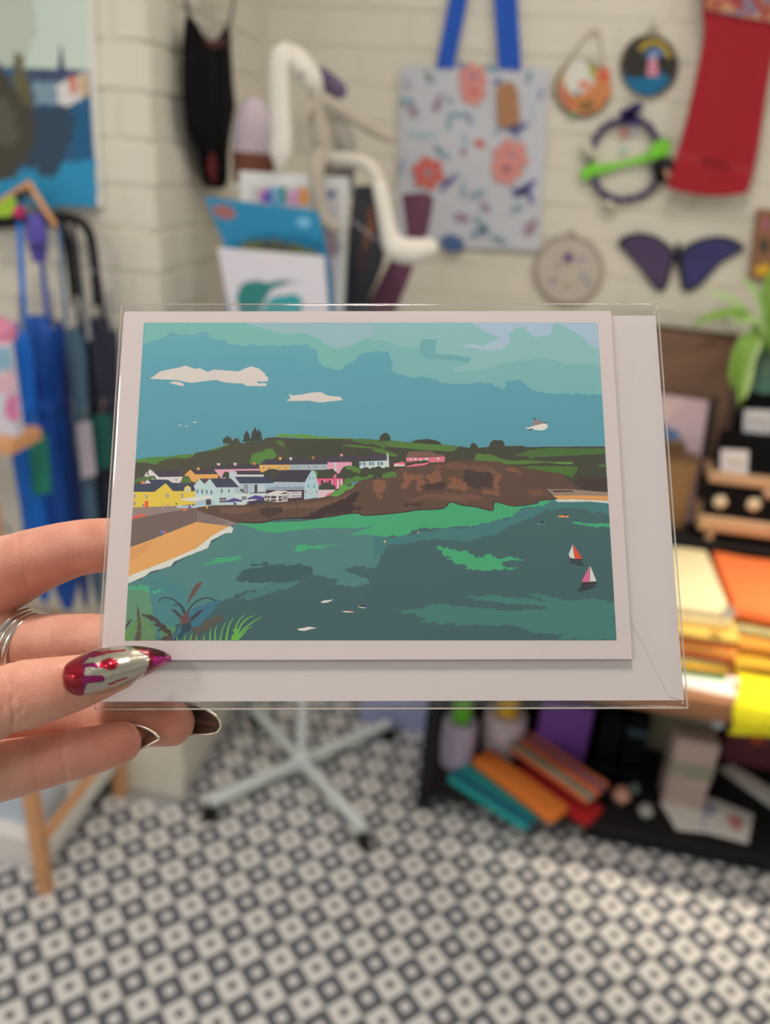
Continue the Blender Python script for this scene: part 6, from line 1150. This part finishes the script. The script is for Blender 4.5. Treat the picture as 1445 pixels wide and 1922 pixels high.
def thumbcol(x,y,u,v):
    a,b_=zz(x,y)
    if ((a-470)/58)**2+((b_-248)/44)**2<1 or inpoly(a,b_,[(360,272),(400,225),(450,210),(470,290),(420,285)]): return CRI*.9
    if inpoly(a,b_,TIP): return MAG*1.1 if 186<b_<250 and a>815 else CRI*.42  # magenta highlight painted into the dark crimson tip
    if inpoly(a,b_,BASE): return (CRI if b_<320 else CRI*.6) if a<240 else MAG*.7
    for q in STR:
        if inpoly(a,b_,q): return CRI*.8
    return SIL
def drop(x,y):
    a,b_=zz(x,y); d=((a-470)/58)**2+((b_-248)/44)**2; h=.0007*max(0,1-d)**.6
    if inpoly(a,b_,BASE) or inpoly(a,b_,TIP): h+=.00012
    return h
o=nail('thumbnail',[(119,1266),(123,1252),(136,1240),(170,1224),(205,1216),(244,1214),(280,1217),(306,1224),(320,1233)],[(119,1272),(125,1292),(143,1307),(175,1306),(206,1299),(240,1285),(270,1269),(302,1252),(320,1240)],
     [.0158,.0150,.0130,.0112,.0098,.0086,.0070,.0050,.0034],[.0160,.0170,.0178,.0176,.0166,.0148,.0120,.0082,.0036],[.0158,.0150,.0126,.0108,.0094,.0078,.0062,.0046,.0032],thumbcol,110,60,drop)
o['label']='long pointed silver thumbnail with crimson drips and tip and a painted magenta highlight'
for i_ in range(2):
    pass
darkm = V(.46,.42,.37)
def plain(x,y,u,v): return darkm*(1.0+.9*u)  # lit inner side painted into the colour, brighter towards the nail tip
o=nail('fingernail',[(306,1320),(338,1319),(365,1322),(390,1333),(408,1346),(414,1358)],[(306,1388),(335,1384),(360,1379),(386,1379),(406,1375),(414,1366)],[-.0150,-.0130,-.0115,-.0108,-.0105,-.0108],[-.0205,-.0200,-.0188,-.0168,-.0142,-.0112],[-.0160,-.0150,-.0135,-.0122,-.0112,-.0108],plain)
o['label']='smoky chrome nail of the ring finger, seen from below'
o=nail('fingernail',[(205,1362),(232,1360),(255,1361),(275,1367),(290,1376),(299,1385)],[(214,1424),(236,1418),(256,1409),(268,1404),(284,1396),(299,1388)],[-.0050,-.0040,-.0034,-.0030,-.0028,-.0026],[-.0105,-.0100,-.0088,-.0070,-.0048,-.0028],[-.0060,-.0052,-.0044,-.0036,-.0030,-.0026],plain)
o['label']='smoky chrome nail of the little finger, seen from below'
nail('fingernail',[(318,985),(350,984),(385,992),(415,1014)],[(318,1046),(350,1046),(385,1040),(415,1018)],[-.0130,-.0120,-.0110,-.0105],[-.0172,-.0165,-.0140,-.0106],[-.0130,-.0120,-.0110,-.0105],plain,30,16)
nail('fingernail',[(325,1176),(358,1174),(392,1184),(422,1206)],[(325,1240),(358,1240),(392,1232),(422,1210)],[-.0140,-.0130,-.0118,-.0112],[-.0180,-.0172,-.0148,-.0113],[-.0140,-.0130,-.0118,-.0112],plain,30,16)
# ring: three thin silver bands round the middle finger
rc = cp(46,1208,-.0268); ub = (cp(2,1205,-.0176)-rc)*1.05; vb = (cp(70,1153,-.0268)-rc)*1.05; vb -= ub*(vb@ub)/(ub@ub); ax = np.cross(ub, vb); ax/=np.linalg.norm(ax)
SILV = mat('ring_silver',(.70,.66,.62),.22,1.0,.1)
for kx,rw in ((-.0030,.0011),(-.0006,.0009),(.0016,.0011)):
    ring_p=[rc+ax*kx+(ub*math.cos(a)+vb*math.sin(a)) for a in np.linspace(0,2*math.pi,49)]
    vs,fs=tube_vf(ring_p,rw,10,ax,1.0,False); o=mesh('ring_band',vs,fs,SILV,hand,True,origin=(0,0,0)); o['label']='thin silver ring band'
